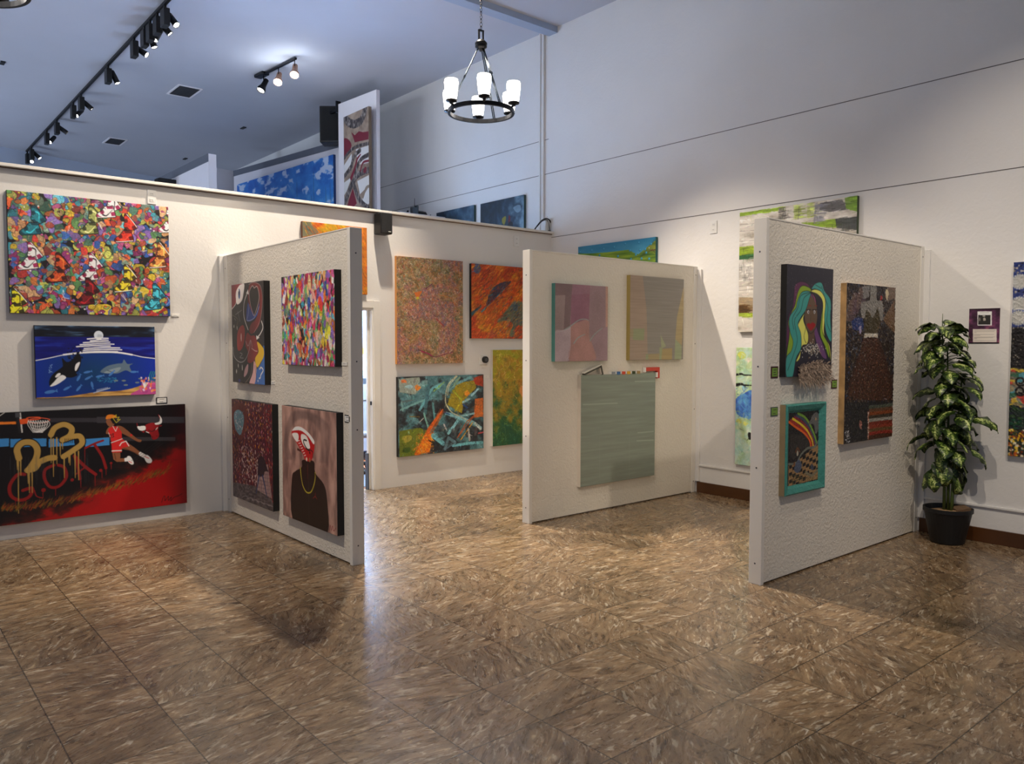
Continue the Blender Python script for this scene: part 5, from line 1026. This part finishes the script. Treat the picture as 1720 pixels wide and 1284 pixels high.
x0, x1 = 6.09, 6.30; keep(MB().box(x0, x1, 5.15, 5.185, 1.325, 1.362).box(x1-.035, x1, 5.15, 5.185, 1.25, 1.325).build('red_corner', mat('red_paint', (196, 62, 44), .5), bevel=.002), tC)
keep(MB().box(x0-.012, x0, 5.152, 5.183, 1.315, 1.362).box(x1-.055, x1-.035, 5.146, 5.185, 1.26, 1.31).build('corner_backing', M_CARD), tC)

# ---- right wall pictures
XW = 6.942
A = Art(0, XW, 6.975, 5.752, 2.10, 2.793, 280, 19, (84, 150, 176)); A.src = (870, 380, 4.585); R = A.R
yy = np.linspace(0, 1, A.H)[:, None]; A.im[:] = A.ramp(np.repeat(np.clip(yy*2.0+(A.noise(150, 30, 3, 5)-.5)*.4, 0, 1), 1, 1), [(0, (36, 116, 150)), (1, (96, 160, 186))])
def hill(pts, c0, c1, s_):
    f_ = A.ramp(A.noise(160, 12, 3, s_), [(0, c0), (1, c1)]); A.poly(cr(A.P(pts), 6, False).tolist()+A.P([(1100, 600), (400, 600)]).tolist(), lambda y0, y1, x0, x1: f_[y0:y1, x0:x1])
hill([(440, 205), (520, 212), (640, 205), (750, 195), (850, 183), (890, 205), (960, 225), (1070, 240)], (70, 110, 20), (150, 170, 40), 2)
hill([(900, 240), (960, 190), (1010, 150), (1060, 110)], (60, 96, 20), (160, 160, 50), 3); hill([(440, 240), (600, 235), (760, 250), (900, 235), (1000, 205), (1060, 215)], (40, 80, 24), (140, 160, 40), 4)
for k in range(10): A.line(A.P([(930+k*12, 250-k*8), (1060, 90+k*14)]), 1.2, (40, 54, 24), .7)
for x, y in ((478, 200), (568, 187), (660, 177), (740, 163), (825, 137), (930, 127), (1025, 137), (863, 187), (628, 225), (770, 232), (938, 185), (980, 178), (908, 220), (988, 205), (952, 250), (1010, 252), (870, 255)):
    p = A.P([(x, y)])[0]; A.ell(p[0], p[1], 8.5, 8.5, (30, 104, 140)); A.ell(p[0]+2, p[1]-2, 5, 5, (74, 160, 190)); 
A.line(A.P([(1020, 185), (1060, 182)]), 3, (90, 50, 34)); A.ell(*A.P([(1010, 168)])[0], 3, 3, (226, 226, 220))
for x, y in [(R.uniform(0, A.W), R.uniform(A.H*.5, A.H)) for k in range(20)]: A.ell(x, y, 8, 8, (34, 110, 146))
hang(A, XR, 'green hills and blue balls painting above the middle display panel', edge('teal_side', (34, 96, 96)), gain=1.2, material=M_PAINTF)

A = Art(0, XW, 4.668, 3.454, 1.717, 2.925, 280, 20, (196, 192, 184)); A.src = (1220, 310, 4.428); R = A.R
A.im[:] = A.ramp(A.noise(80, 24, 5, 9), [(0, (140, 132, 120)), (.35, (186, 180, 170)), (1, (218, 214, 206))])
def GS(pts, c, a=.95):
    q = A.P(pts); A.poly(q, c, a); lo, hi = q.min(0), q.max(0)
    for i in range(40):
        x, y = R.uniform(lo[0], hi[0]), R.uniform(lo[1], hi[1]); A.line([(x, y), (x+R.uniform(10, 60), y+R.uniform(-3, 3))], R.uniform(.8, 3), shade(c, R.uniform(.6, 1.4)), .7)
GS([(97, 212), (390, 172), (390, 190), (97, 240)], (120, 150, 24)); GS([(500, 165), (540, 155), (530, 260), (505, 262)], (150, 170, 70), .6); GS([(600, 150), (640, 135), (620, 250), (600, 250)], (160, 176, 90), .6); GS([(700, 140), (860, 110), (900, 180), (760, 205), (690, 190)], (92, 90, 90)); GS([(880, 100), (998, 80), (998, 210), (890, 180)], (104, 140, 40)); GS([(560, 285), (660, 280), (810, 255), (820, 320), (560, 315)], (120, 150, 30)); GS([(810, 255), (998, 240), (998, 340), (820, 325)], (50, 54, 52)); GS([(390, 175), (410, 172), (405, 260), (388, 262)], (96, 92, 84), .7); GS([(660, 140), (680, 135), (660, 290), (648, 290)], (110, 110, 120), .7)
GS([(95, 465), (330, 455), (330, 530), (95, 555)], (124, 148, 16)); GS([(95, 530), (330, 520), (330, 545), (95, 562)], (34, 84, 44)); GS([(92, 565), (190, 560), (188, 720), (92, 715)], (176, 174, 170), .4); GS([(92, 840), (400, 850), (400, 950), (92, 960)], (140, 120, 90), .8); GS([(92, 900), (155, 905), (155, 955), (92, 958)], (80, 54, 24)); GS([(92, 960), (400, 955), (400, 985), (92, 985)], (140, 160, 50)); GS([(220, 560), (700, 520), (700, 700), (300, 760)], (150, 160, 120), .5); GS([(500, 700), (900, 640), (900, 900), (500, 900)], (90, 94, 90), .5)
for y in (300, 350, 425, 790, 760): A.line(A.P([(95, y), (200, y-8), (330, y-20)]), 1.2, (84, 76, 70), .7)
for x in (425, 440, 540): A.line(A.P([(x, 180), (x-6, 260)]), 1.4, (50, 46, 44), .7)
for i in range(14): A.line(A.P([(830+i*12, 250), (828+i*12, 335)]), .9, (150, 150, 140), .5)
for i in range(30): x, y = R.uniform(92, 190), R.uniform(570, 700); A.line(A.P([(x, y), (x+R.uniform(-8, 8), y+R.uniform(20, 60))]), 1, (96, 90, 88), .5)
A.smear(900, 8, 50, 1, 4, (-.3, .3), .25, .6); A.smear(300, 8, 40, 1, 3, (1.3, 1.8), .3, .5)
hang(A, XR, 'large white, lime and charcoal abstract behind the right display panel', edge('green_grey_edge', (58, 72, 48)), gain=1.2)

A = Art(0, XW, 4.684, 3.60, .363, 1.562, 280, 21); A.src = (1220, 560, 5.36); R = A.R
field(A, [((40, 40), [(0, (140, 186, 176)), (.5, (176, 206, 190)), (1, (206, 214, 196))]), ((30, 30), [(0, (150, 180, 130)), (1, (190, 206, 160))], (110, 110))], 61)
bf = A.ramp(A.noise(26, 26, 4, 3), [(0, (30, 60, 150)), (.5, (60, 110, 190)), (1, (90, 160, 200))]); fn = lambda y0, y1, x0, x1: bf[y0:y1, x0:x1]
A.poly(cr(A.P([(80, 600), (150, 545), (300, 500), (900, 480), (1000, 700), (600, 790), (215, 770), (110, 740), (82, 680)]), 5), fn, .92)
A.blob(*A.P([(115, 790)])[0], 24, 14, (206, 200, 70), a=.85); A.blob(*A.P([(170, 815)])[0], 18, 10, (206, 206, 90), a=.8); A.blob(*A.P([(140, 205)])[0], 26, 22, (196, 202, 80), a=.8); A.blob(*A.P([(200, 240)])[0], 24, 12, (222, 206, 196), a=.7)
A.strokes(700, 8, 34, 1.5, 5, lambda u, v: [(176, 210, 206), (150, 196, 190), (206, 222, 210), (160, 190, 140)][R.randint(4)] if not .3 < v < .52 else [(50, 100, 190), (90, 170, 210), (40, 60, 140)][R.randint(3)], (0, 3.14), .5)
for y, w_ in ((375, 7), (466, 9)):
    for s0 in (85, 300, 620): A.line(cr(A.P([(s0, y), (s0+50, y-8), (s0+80, y+2), (s0+140, y+4)]), 4, False), (w_, 3), (14, 14, 16))
A.blob(*A.P([(208, 925)])[0], 12, 22, (14, 14, 16)); A.line(A.P([(120, 860), (160, 880)]), 1.5, (90, 80, 90))
A.smear(900, 6, 30, 2, 6, (0, 3.14), .15, .6)
hang(A, XR, 'pale aqua and blue abstract low behind the right display panel', E_GREY, gain=1.15)

A = Art(0, XW, 2.197, 1.30, .723, 2.233, 280, 22, (16, 14, 20)); A.src = (1680, 430, 3.67); R = A.R
n_ = A.noise(14, 14, 3, 2); A.im[:A.H//3] = (24, 44, 110)
for i in range(900):
    v = R.uniform(0, .34); A.blob(R.uniform(0, A.W), v*A.H, R.uniform(2, 6), R.uniform(2, 6), [(170, 168, 160), (200, 190, 176), (130, 124, 116), (16, 16, 22)][R.randint(4)])
for cx in range(5):
    for cy in (.10, .215, .285):
        px_, py_2 = (cx*.24+.05)*A.W, cy*A.H; A.ell(px_, py_2, 36, 36, (26, 54, 130))
        for k in range(20): a = k*math.pi/10; A.line([(px_, py_2), (px_+30*math.cos(a), py_2+30*math.sin(a))], (3, 4), (176, 176, 172))
A.im[int(A.H*.37):int(A.H*.55)] = (16, 12, 16)
for i in range(120): A.ell(R.uniform(0, A.W), R.uniform(.38, .54)*A.H, 1.8, 1.8, (190, 176, 150))
for i in range(500):
    v = R.uniform(.55, .75); A.blob(R.uniform(0, A.W), v*A.H, R.uniform(8, 24), R.uniform(5, 16), [(150, 130, 96), (110, 100, 84), (44, 100, 74), (180, 50, 40), (206, 180, 60), (130, 126, 120), (80, 150, 170)][R.randint(7)], a=.9)
for k in range(5):
    for cy in (.61, .66): A.line(cr(np.array([((k*.25+.08)*A.W+22*math.cos(t_)*(1-t_/14), cy*A.H+22*math.sin(t_)*(1-t_/14)) for t_ in np.arange(0, 9, .6)]), 2, False), 4, (14, 10, 12))
A.im[int(A.H*.755):] = (26, 40, 34)
for i in range(260): A.blob(R.uniform(0, A.W), R.uniform(.74, .86)*A.H, 12, 6, [(20, 70, 50), (30, 50, 34), (24, 26, 40), (50, 80, 40)][R.randint(4)])
for i in range(700): A.blob(R.uniform(0, A.W), R.uniform(.86, 1)*A.H, R.uniform(3, 8), R.uniform(3, 8), [(226, 170, 30), (240, 200, 60), (120, 50, 20), (190, 90, 30), (60, 70, 40), (230, 220, 190)][R.randint(6)])
hang(A, XR, 'dark beaded mosaic picture cut off by the right edge', edge('white_side', (206, 198, 206)), gain=1.1, material=M_GLITTER, relief=.006)

# ---- right display panel pictures
YF = 2.83
def onD(x0, x1, z0, z1, face=YF, res=330, **k): return Art(1, face, x0, x1, z0, z1, res, **k)
A = onD(4.758, 5.362, 1.378, 2.127, seed=23, bg=(34, 32, 44)); A.src = (1240, 420, 4.939); R = A.R
for i in range(160): A.ell(R.uniform(0, A.W), R.uniform(0, A.H*.6), 1.2, 1.2, (150, 140, 150), .7)
tl, tl2, ye, gn, pu = (56, 140, 132), (40, 116, 110), (206, 204, 96), (124, 152, 30), (84, 34, 70); K_ = (12, 14, 18)
def hair(pts, c, w=1.3): q = cr(A.P(pts), 5); A.poly(q, c); A.line(np.vstack([q, q[:1]]), w, K_)
hair([(600, 330), (575, 280), (520, 262), (475, 290), (462, 360), (450, 480), (420, 540), (405, 640), (400, 830), (430, 700), (500, 480), (560, 380)], pu)
hair([(604, 345), (560, 300), (520, 305), (492, 360), (470, 460), (440, 520), (415, 600), (425, 700), (400, 900), (450, 840), (460, 700), (440, 600), (500, 480)], gn)
hair([(600, 355), (640, 420), (655, 520), (650, 640), (700, 780), (735, 900), (690, 880), (640, 740), (600, 500)], (96, 60, 104)); hair([(604, 355), (625, 400), (650, 500), (640, 400)], (130, 60, 90))
A.poly(cr(A.P([(598, 380), (565, 450), (552, 560), (560, 640), (600, 692), (640, 650), (655, 560), (645, 450)]), 5), (92, 72, 54)); A.poly(A.P([(582, 660), (632, 660), (635, 780), (580, 780)]), (84, 64, 50))
A.line(cr(A.P([(552, 590), (565, 650), (600, 694), (640, 655), (656, 580)]), 5, False), 1.4, K_)
hair([(640, 350), (700, 420), (690, 560), (680, 700), (720, 800), (755, 900), (745, 780), (700, 680), (715, 520), (700, 400), (660, 350), (606, 352)], gn)
hair([(604, 345), (640, 328), (690, 350), (722, 420), (718, 560), (712, 690), (750, 800), (768, 940), (758, 800), (700, 680), (700, 540), (700, 430), (660, 370)], ye)
hair([(608, 325), (640, 280), (690, 272), (715, 340), (760, 400), (770, 460), (765, 560), (772, 760), (730, 690), (715, 560), (725, 430), (690, 350), (640, 325)], tl)
hair([(556, 520), (540, 580), (580, 700), (572, 780), (530, 800), (510, 900), (480, 925), (520, 830), (520, 740), (495, 640), (510, 590)], ye)
hair([(600, 350), (530, 350), (490, 430), (480, 480), (425, 560), (430, 680), (455, 760), (440, 840), (398, 900), (400, 1055), (450, 1058), (480, 900), (520, 820), (520, 700), (495, 620), (520, 560), (560, 500), (585, 420)], tl)
for pts in ([(600, 358), (545, 400), (520, 500), (468, 580), (480, 680), (490, 760), (455, 880), (410, 1000)], [(598, 352), (520, 380), (495, 480), (450, 570), (462, 660)], [(690, 300), (720, 400), (745, 480), (735, 600), (765, 680)], [(545, 560), (560, 640), (545, 720), (560, 770)], [(640, 290), (690, 320)]): A.line(cr(A.P(pts), 5, False), 1.3, K_)
A.ell(*A.P([(582, 516)])[0], 8, 8, (206, 204, 206)); A.ell(*A.P([(632, 516)])[0], 8, 8, (206, 204, 206)); A.ell(*A.P([(584, 517)])[0], 4, 5.5, (16, 16, 22)); A.ell(*A.P([(631, 517)])[0], 4, 5.5, (16, 16, 22))
for x in (565, 615): A.line(A.P([(x, 498), (x+35, 496)]), 2.2, K_); A.line(A.P([(x+20, 462), (x+38, 464)]), 2.6, (120, 40, 26))
A.poly(cr(A.P([(568, 625), (585, 608), (600, 615), (615, 602), (642, 622), (615, 660), (598, 668)]), 4), (140, 10, 20)); A.line(A.P([(602, 540), (600, 590)]), 1.2, (50, 36, 28))
for i in range(26): p = A.P([(R.choice([470, 480, 715, 768, 720]), R.uniform(290, 560))])[0]; A.ell(p[0]+R.uniform(-2, 2), p[1], 1.2, 1.2, (214, 200, 200))
for i in range(260): p = A.P([(R.normal(612, 36), R.normal(825, 28))])[0]; A.ell(p[0], p[1], 2.4, 2.4, [(206, 200, 180), (30, 24, 22), (120, 84, 50), (230, 226, 214)][R.randint(4)])
tD = hang(A, YP, 'black canvas portrait of a woman with teal and yellow hair', E_BLACK, gain=1.25, material=M_PAINTF)
# feather boa: many short fibres
fb = MB(); R = np.random.RandomState(4)
for i in range(950):
    u = R.uniform(-1, 1); cx = 5.105+.20*u; cz = 1.405+.075*R.uniform(-1, 1)*(1-.35*u*u)-.01*abs(u); base = Vector((cx, YF-.004-R.uniform(0, .02), cz))
    a = R.uniform(0, 6.28); L = R.uniform(.02, .055); d = Vector((math.cos(a)*.8, -R.uniform(.1, .8), math.sin(a)*.9-.25)).normalized(); s_ = d.cross(Vector((.3, 1, .2))).normalized()*.0022
    tip = base+d*L+Vector((0, 0, -.012)); mid = base+d*L*.55
    fb.add([base-s_, base+s_, mid+s_*1.2, tip, mid-s_*1.2], [(0, 1, 2, 3, 4)])
keep(fb.build('feather_boa', mat('grey_feather', (150, 132, 116), .9, var=.35, vscale=40, gain=1.2)), tD)

A = onD(5.562, 6.342, .864, 2.043, seed=24, bg=(40, 28, 24)); A.src = (1390, 460, 4.28); R = A.R
for i in range(1500): A.blob(R.uniform(0, A.W), R.uniform(0, A.H), R.uniform(3, 9), R.uniform(3, 9), [(44, 34, 34), (30, 34, 50), (84, 66, 54), (110, 96, 84), (30, 22, 20), (60, 64, 80), (24, 26, 46)][R.randint(7)])
for (x, y) in ((185, 200), (230, 160), (160, 250)):
    for k in range(16): A.line(cr(A.P([(x+k*4-30, y+90), (x+k*4-20, y+20), (x+k*3, y-60)]), 4, False), 2, (112-k*2, 90-k*2, 74), .9)
A.poly(cr(A.P([(180, 330), (245, 320), (250, 400), (180, 400)]), 4), (34, 50, 100)); A.blob(*A.P([(232, 400)])[0], 16, 22, (150, 140, 170)); A.poly(A.P([(425, 100), (495, 98), (490, 200), (470, 180), (430, 200)]), (110, 90, 76)); A.blob(*A.P([(425, 150)])[0], 16, 26, (200, 184, 150)); A.blob(*A.P([(384, 175)])[0], 10, 12, (150, 30, 30)); A.poly(A.P([(400, 320), (480, 190), (480, 430), (400, 340)]), (104, 76, 50))
A.poly(cr(A.P([(305, 90), (348, 92), (350, 190), (392, 200), (395, 330), (360, 320), (360, 260), (320, 320), (280, 260), (262, 320), (240, 300), (242, 210), (300, 190)]), 3), (126, 122, 116)); A.poly(A.P([(245, 95), (300, 85), (295, 170), (255, 185)]), (118, 114, 112))
A.poly(A.P([(278, 255), (300, 280), (320, 325), (342, 280), (358, 240), (378, 340), (358, 430), (260, 432), (262, 330)]), (62, 52, 30)); A.poly(A.P([(260, 430), (358, 430), (358, 465), (260, 462)]), (176, 170, 160))
A.poly(cr(A.P([(262, 465), (360, 465), (400, 560), (440, 700), (465, 880), (400, 910), (280, 910), (160, 880), (150, 800), (200, 640), (235, 540)]), 4), (58, 34, 26))
for r_ in range(34):
    y = 475+r_*13; wl = 262-(y-465)*.27; wr = 360+(y-465)*.26
    for k in range(int((wr-wl)/11)): A.ell(*A.P([(wl+k*11+(r_ % 2)*5, y)])[0], 3.6, 3.4, shade((104, 66, 48), R.uniform(.45, 1.25)))
for i in range(420):
    x, y = R.uniform(125, 490), R.uniform(90, 930)
    if R.rand() < .6 and 240 < x < 400 and 470 < y < 900: continue
    p = A.P([(x, y)])[0]; A.ell(p[0], p[1], R.uniform(.8, 2.4), R.uniform(.8, 2.4), [(240, 236, 228), (200, 180, 140), (150, 170, 200), (190, 120, 60)][R.randint(4)])
for i in range(60): A.ell(*A.P([(R.uniform(265, 355), R.uniform(435, 460))])[0], 2, 2, [(240, 236, 230), (206, 170, 90)][R.randint(2)])
A.poly(A.P([(125, 925), (465, 925), (465, 990), (290, 990), (280, 1210), (122, 1225)]), (34, 32, 34))
for i in range(260): A.ell(*A.P([(R.uniform(125, 280), R.uniform(940, 1215))])[0], 2.4, 2.4, [(60, 58, 60), (16, 16, 18), (90, 84, 80)][R.randint(3)])
for i, c in enumerate([(74, 78, 66), (92, 60, 40), (120, 60, 30), (60, 50, 40), (140, 134, 124), (110, 40, 26), (126, 50, 34), (96, 70, 40), (130, 40, 30), (70, 40, 26)]): A.line(A.P([(300, 965+i*24), (380, 958+i*23), (462, 945+i*24)]), 11, c)
A.blob(*A.P([(235, 1090)])[0], 14, 24, (150, 100, 90)); A.line(A.P([(290, 1000), (290, 1205)]), 6, (150, 100, 80))
for i in range(40): A.ell(*A.P([(290+R.uniform(-6, 6), R.uniform(1000, 1205))])[0], 2, 2, (226, 210, 200))
for i in range(30): A.ell(*A.P([(R.uniform(125, 160), R.uniform(1130, 1220))])[0], 3, 3, (200, 196, 196))
hang(A, YP, 'tall beaded picture of a brown dress on a mannequin', mat('wood_edge', (176, 140, 92), .6, var=.35, vscale=9), gain=1.15, material=M_GLITTER, relief=.006)

# turquoise framed picture
x0, x1, z0, z1 = 4.777, 5.302, .574, 1.191
r = thing('framed_picture', 'small picture of a rainbow over a checkered floor in a turquoise frame', 'picture', ((x0+x1)/2, YP, z0))
M_TQ = mat('turquoise_frame', (60, 130, 120), .45, bump=.7, bscale=40, var=.1, gain=1.15)
fr = MB(); w_ = .062; prof = [(0, 0), (0, .045), (.010, .052), (.026, .046), (.042, .04), (.052, .028), (w_, .022), (w_, 0)]      # inward, forward
cs = [(x0, z0, 1, 1), (x1, z0, -1, 1), (x1, z1, -1, -1), (x0, z1, 1, -1)]; vs = []
for cx, cz, sx, sz in cs: vs += [(cx+sx*i, YP-f_, cz+sz*i) for i, f_ in prof]
k = len(prof); fr.add(vs, [(a*k+j, ((a+1) % 4)*k+j, ((a+1) % 4)*k+j+1, a*k+j+1) for a in range(4) for j in range(k-1)])
keep(fr.build('frame', M_TQ), r)
keep(MB().box(x0-.001, x0+.004, YP-.042, YP, z0, z1).build('frame_side', mat('raw_wood', (150, 132, 98), .7, var=.15)), r)
A = Art(1, YP-.022, x0+w_-.006, x1-w_+.006, z0+w_-.006, z1-w_+.006, 420, 25, (26, 24, 26)); A.src = (1240, 600, 4.939)
A.poly(A.P([(430, 640), (560, 650), (600, 740), (520, 790), (430, 880)]), (46, 42, 40))
for i, (c, off) in enumerate((((214, 90, 30), 0), ((150, 34, 34), 1), ((214, 186, 40), 2), ((120, 30, 50), 3), ((60, 70, 90), 4), ((110, 150, 50), 5))):
    A.line(cr(A.P([(420+off*15, 540-off*14), (480+off*14, 585-off*17), (545+off*10, 630-off*13), (590+off*9, 690-off*6), (600+off*10, 745-off*5)]), 5, False), 7.5, c)
A.poly(cr(A.P([(600, 520), (620, 475), (655, 460), (675, 500), (670, 580), (640, 640), (625, 560), (580, 560)]), 4), (96, 94, 92)); A.ell(*A.P([(642, 515)])[0], 6, 9, (176, 140, 100))
A.poly(A.P([(415, 905), (520, 840), (600, 770), (675, 720), (665, 1010), (415, 1075)]), (150, 116, 76))
for i in range(9):
    for j in range(9):
        if (i+j) % 2: continue
        u0, v0 = 420+i*28, 905-i*20+j*30-60
        if v0 > 760: A.poly(A.P([(u0, v0), (u0+26, v0-13), (u0+26, v0+15), (u0, v0+28)]), (24, 20, 22))
A.line(cr(A.P([(415, 890), (480, 880), (520, 810), (570, 760), (630, 745), (675, 680)]), 5, False), (6, 8), (104, 106, 96))
A.poly(cr(A.P([(470, 900), (500, 850), (525, 900), (500, 960), (465, 950)]), 4), (74, 84, 104)); A.ell(*A.P([(490, 800)])[0], 11, 16, (170, 160, 140)); A.line(cr(A.P([(475, 790), (490, 755), (508, 785)]), 4, False), 4, (110, 66, 40)); A.blob(*A.P([(465, 890)])[0], 10, 14, (110, 70, 40))
for i in range(160): A.ell(*A.P([(A.R.uniform(430, 660), A.R.normal(1015, 26))])[0], 3, 3, [(84, 90, 40), (50, 60, 30), (120, 110, 80), (60, 40, 30)][A.R.randint(4)])
A.line(cr(A.P([(560, 960), (610, 985), (655, 940)]), 5, False), 8, (120, 114, 90)); A.blob(*A.P([(610, 915)])[0], 20, 18, (60, 66, 80))
A.mesh('mosaic_panel', 1.2, M_GLITTER, r, .003)

# ---- pictures of the back room
ux = Vector((5.032-4.962, 8.551-9.396)).normalized()
def back_pic(name_loc, face_x, hl, hr, z0, z1, **k): return Art(0, face_x, hl, hr, z0, z1, 200, **k)
FX = 6.008
A = Art(0, FX, at(577, 195, 0, FX)[1], at(619, 195, 0, FX)[1], 3.3, (at(577, 196, 0, FX)[2]+at(618, 180, 0, FX)[2])/2, 230, 26, (150, 132, 114)); A.src = (560, 140, 5.84)
A.im[:] = A.ramp(A.noise(40, 40, 4, 2), [(0, (116, 98, 84)), (1, (160, 142, 124))])
gb = A.ramp(A.noise(10, 22, 4, 8), [(0, (26, 22, 24)), (.5, (78, 70, 68)), (1, (150, 142, 136))]); gf = lambda y0, y1, x0, x1: gb[y0:y1, x0:x1]
A.line(cr(A.P([(110, 320), (140, 375), (200, 400), (265, 370), (300, 300), (310, 230)]), 6, False), 30, gf)
A.poly(A.P([(175, 480), (210, 510), (250, 470), (290, 480), (345, 470), (345, 550), (210, 580)]), (104, 12, 34)); A.poly(cr(A.P([(95, 560), (140, 545), (178, 610), (140, 700), (95, 740)]), 4), (104, 12, 34))
A.poly(A.P([(220, 650), (345, 610), (345, 780), (240, 800)]), (200, 198, 196)); A.poly(A.P([(95, 820), (180, 690), (180, 780), (100, 900)]), (200, 198, 196)); A.poly(A.P([(235, 960), (350, 900), (350, 1000), (260, 1090)]), (206, 204, 200)); A.poly(A.P([(100, 980), (180, 920), (130, 1060), (100, 1110)]), (200, 198, 194)); A.poly(A.P([(280, 1130), (350, 1010), (355, 1180), (310, 1200)]), (206, 204, 200))
A.line(cr(A.P([(95, 750), (160, 670), (230, 620), (345, 590)]), 6, False), 12, gf); A.line(cr(A.P([(100, 920), (170, 830), (200, 720), (260, 660)]), 6, False), 17, gf); A.line(cr(A.P([(210, 900), (260, 760), (345, 700)]), 6, False), 16, gf); A.line(cr(A.P([(110, 1180), (170, 1020), (240, 900), (350, 850)]), 6, False), 22, gf); A.line(cr(A.P([(200, 1000), (260, 1150), (350, 1230)]), 6, False), 18, gf)
A.line(A.P([(175, 930), (205, 850), (235, 740), (265, 700)]), (16, 6), (110, 14, 36)); A.line(cr(A.P([(265, 860), (290, 780), (345, 760)]), 5, False), 8, (110, 14, 36)); A.poly(A.P([(150, 1150), (190, 1030), (230, 1180), (180, 1230), (130, 1230)]), (110, 14, 36)); A.blob(*A.P([(310, 850)])[0], 22, 20, (110, 14, 36)); A.line(cr(A.P([(290, 1120), (320, 1030), (350, 1010)]), 5, False), 10, (130, 116, 100))
hang(A, 6.058, 'tall picture of dark red and white rings on the narrow board', edge('tan_edge', (120, 102, 84)), gain=1.1)
tmp = COL.objects[-1]
# blue sky picture lies along the slanted partition
P0, P1 = Q0, Q1; dv = (P1-P0).normalized(); nv = Vector((dv.y, -dv.x))
if nv.x > 0: nv = -nv
def on_line(px, py):              # where a pixel's ray meets the partition's face
    d = CR*(px-W/2)/FPX + CU*(H/2-py)/FPX + CF; q0 = P0+nv*.045; den = d[0]*nv.x+d[1]*nv.y; tt = (nv.x*q0.x+nv.y*q0.y)/den; return d[0]*tt, d[1]*tt, 1.6+d[2]*tt
a = on_line(398, 309); b_ = on_line(559.7, 261); La = (Vector(a[:2])-P0).dot(dv); Lb = (Vector(b_[:2])-P0).dot(dv); zt = (a[2]+b_[2])/2
A = Art(1, 0, 0, Lb-La, zt-1.3, zt, 170, 27); yy = np.linspace(0, 1, A.H)[:, None]; n_ = A.noise(70, 50, 5, 12)
A.im[:] = A.ramp(np.clip(yy*.5+.25+(n_-.5)*.5, 0, 1), [(0, (20, 84, 176)), (.5, (50, 130, 206)), (1, (120, 180, 220))])
m_ = np.clip((A.noise(80, 40, 5, 19)-.56)*6, 0, .9)[..., None]; A.im[:] = A.im*(1-m_)+np.array((206, 214, 232), np.float32)*m_
for x in (.42, .44, .55, .64, .66, .74, .80, .82, .93, .97): A.line(A.U([(x, A.R.uniform(.05, .5)), (x+.003, 1)]), 1.6, (40, 70, 110), .8); A.line(A.U([(x, .45), (x+.03, 1)]), .8, (50, 80, 120), .6)
r = thing('painting', 'long blue sky painting with thin masts and white clouds', 'painting', (P0.x+dv.x*(La+Lb)/2, P0.y+dv.y*(La+Lb)/2, zt-1.3)); r.rotation_euler = (0, 0, math.atan2(dv.y, dv.x))
o = A.mesh('painted_front', 1.1, M_PAINTF); o.parent = r
for v in o.data.vertices: v.co.x -= (Lb-La)/2; v.co.y -= .045; v.co.z -= zt-1.3
hw = (Lb-La)/2; o = MB().box(-hw, hw, -.0442, 0, 0, 1.3).build('canvas_edge', edge('blue_edge', (24, 54, 110))); o.parent = r
for i, (c0, c1, h0, h1, zt_, lbl) in enumerate((((36, 58, 74), (120, 150, 166), at(807, 341, 0, XW)[1], at(880, 329, 0, XW)[1], 3.58, 'dark teal abstract with yellow and red flecks, nearer the corner above the ledge'), ((44, 70, 90), (110, 140, 158), at(733, 356, 0, XW)[1], at(796, 346, 0, XW)[1], 3.59, 'dark blue abstract with an orange patch, farther along above the ledge'))):
    A = Art(0, XW, h0, h1, 2.75, zt_, 200, 30+i); n_ = A.noise(60, 60, 5, 14+i); xg = np.linspace(0, .7, A.W)[None, :]
    A.im[:] = A.ramp(np.clip(xg+(n_-.5)*.9, 0, 1), [(0, shade(c0, .6)), (.4, c0), (1, c1)]); R = A.R
    if i == 0:
        A.line(A.U([(.37, 0), (.38, 1)]), 5, (20, 34, 50)); A.blob(.2*A.W, .6*A.H, 26, 40, (12, 20, 30)); A.blob(.56*A.W, .35*A.H, 16, 24, (130, 124, 40)); A.blob(.68*A.W, .36*A.H, 10, 26, (100, 20, 30)); A.blob(.70*A.W, .5*A.H, 24, 40, (20, 16, 24)); A.blob(.36*A.W, .55*A.H, 5, 12, (170, 180, 186)); A.blob(.85*A.W, .2*A.H, 30, 20, (150, 176, 190), a=.6)
    else: A.blob(.8*A.W, .35*A.H, 16, 22, (110, 70, 50)); A.blob(.75*A.W, .5*A.H, 34, 20, (16, 22, 30)); A.blob(.86*A.W, .5*A.H, 10, 20, (20, 24, 34))
    hang(A, XR, lbl, edge('dark_green_edge', (50, 74, 68)), gain=1.1)
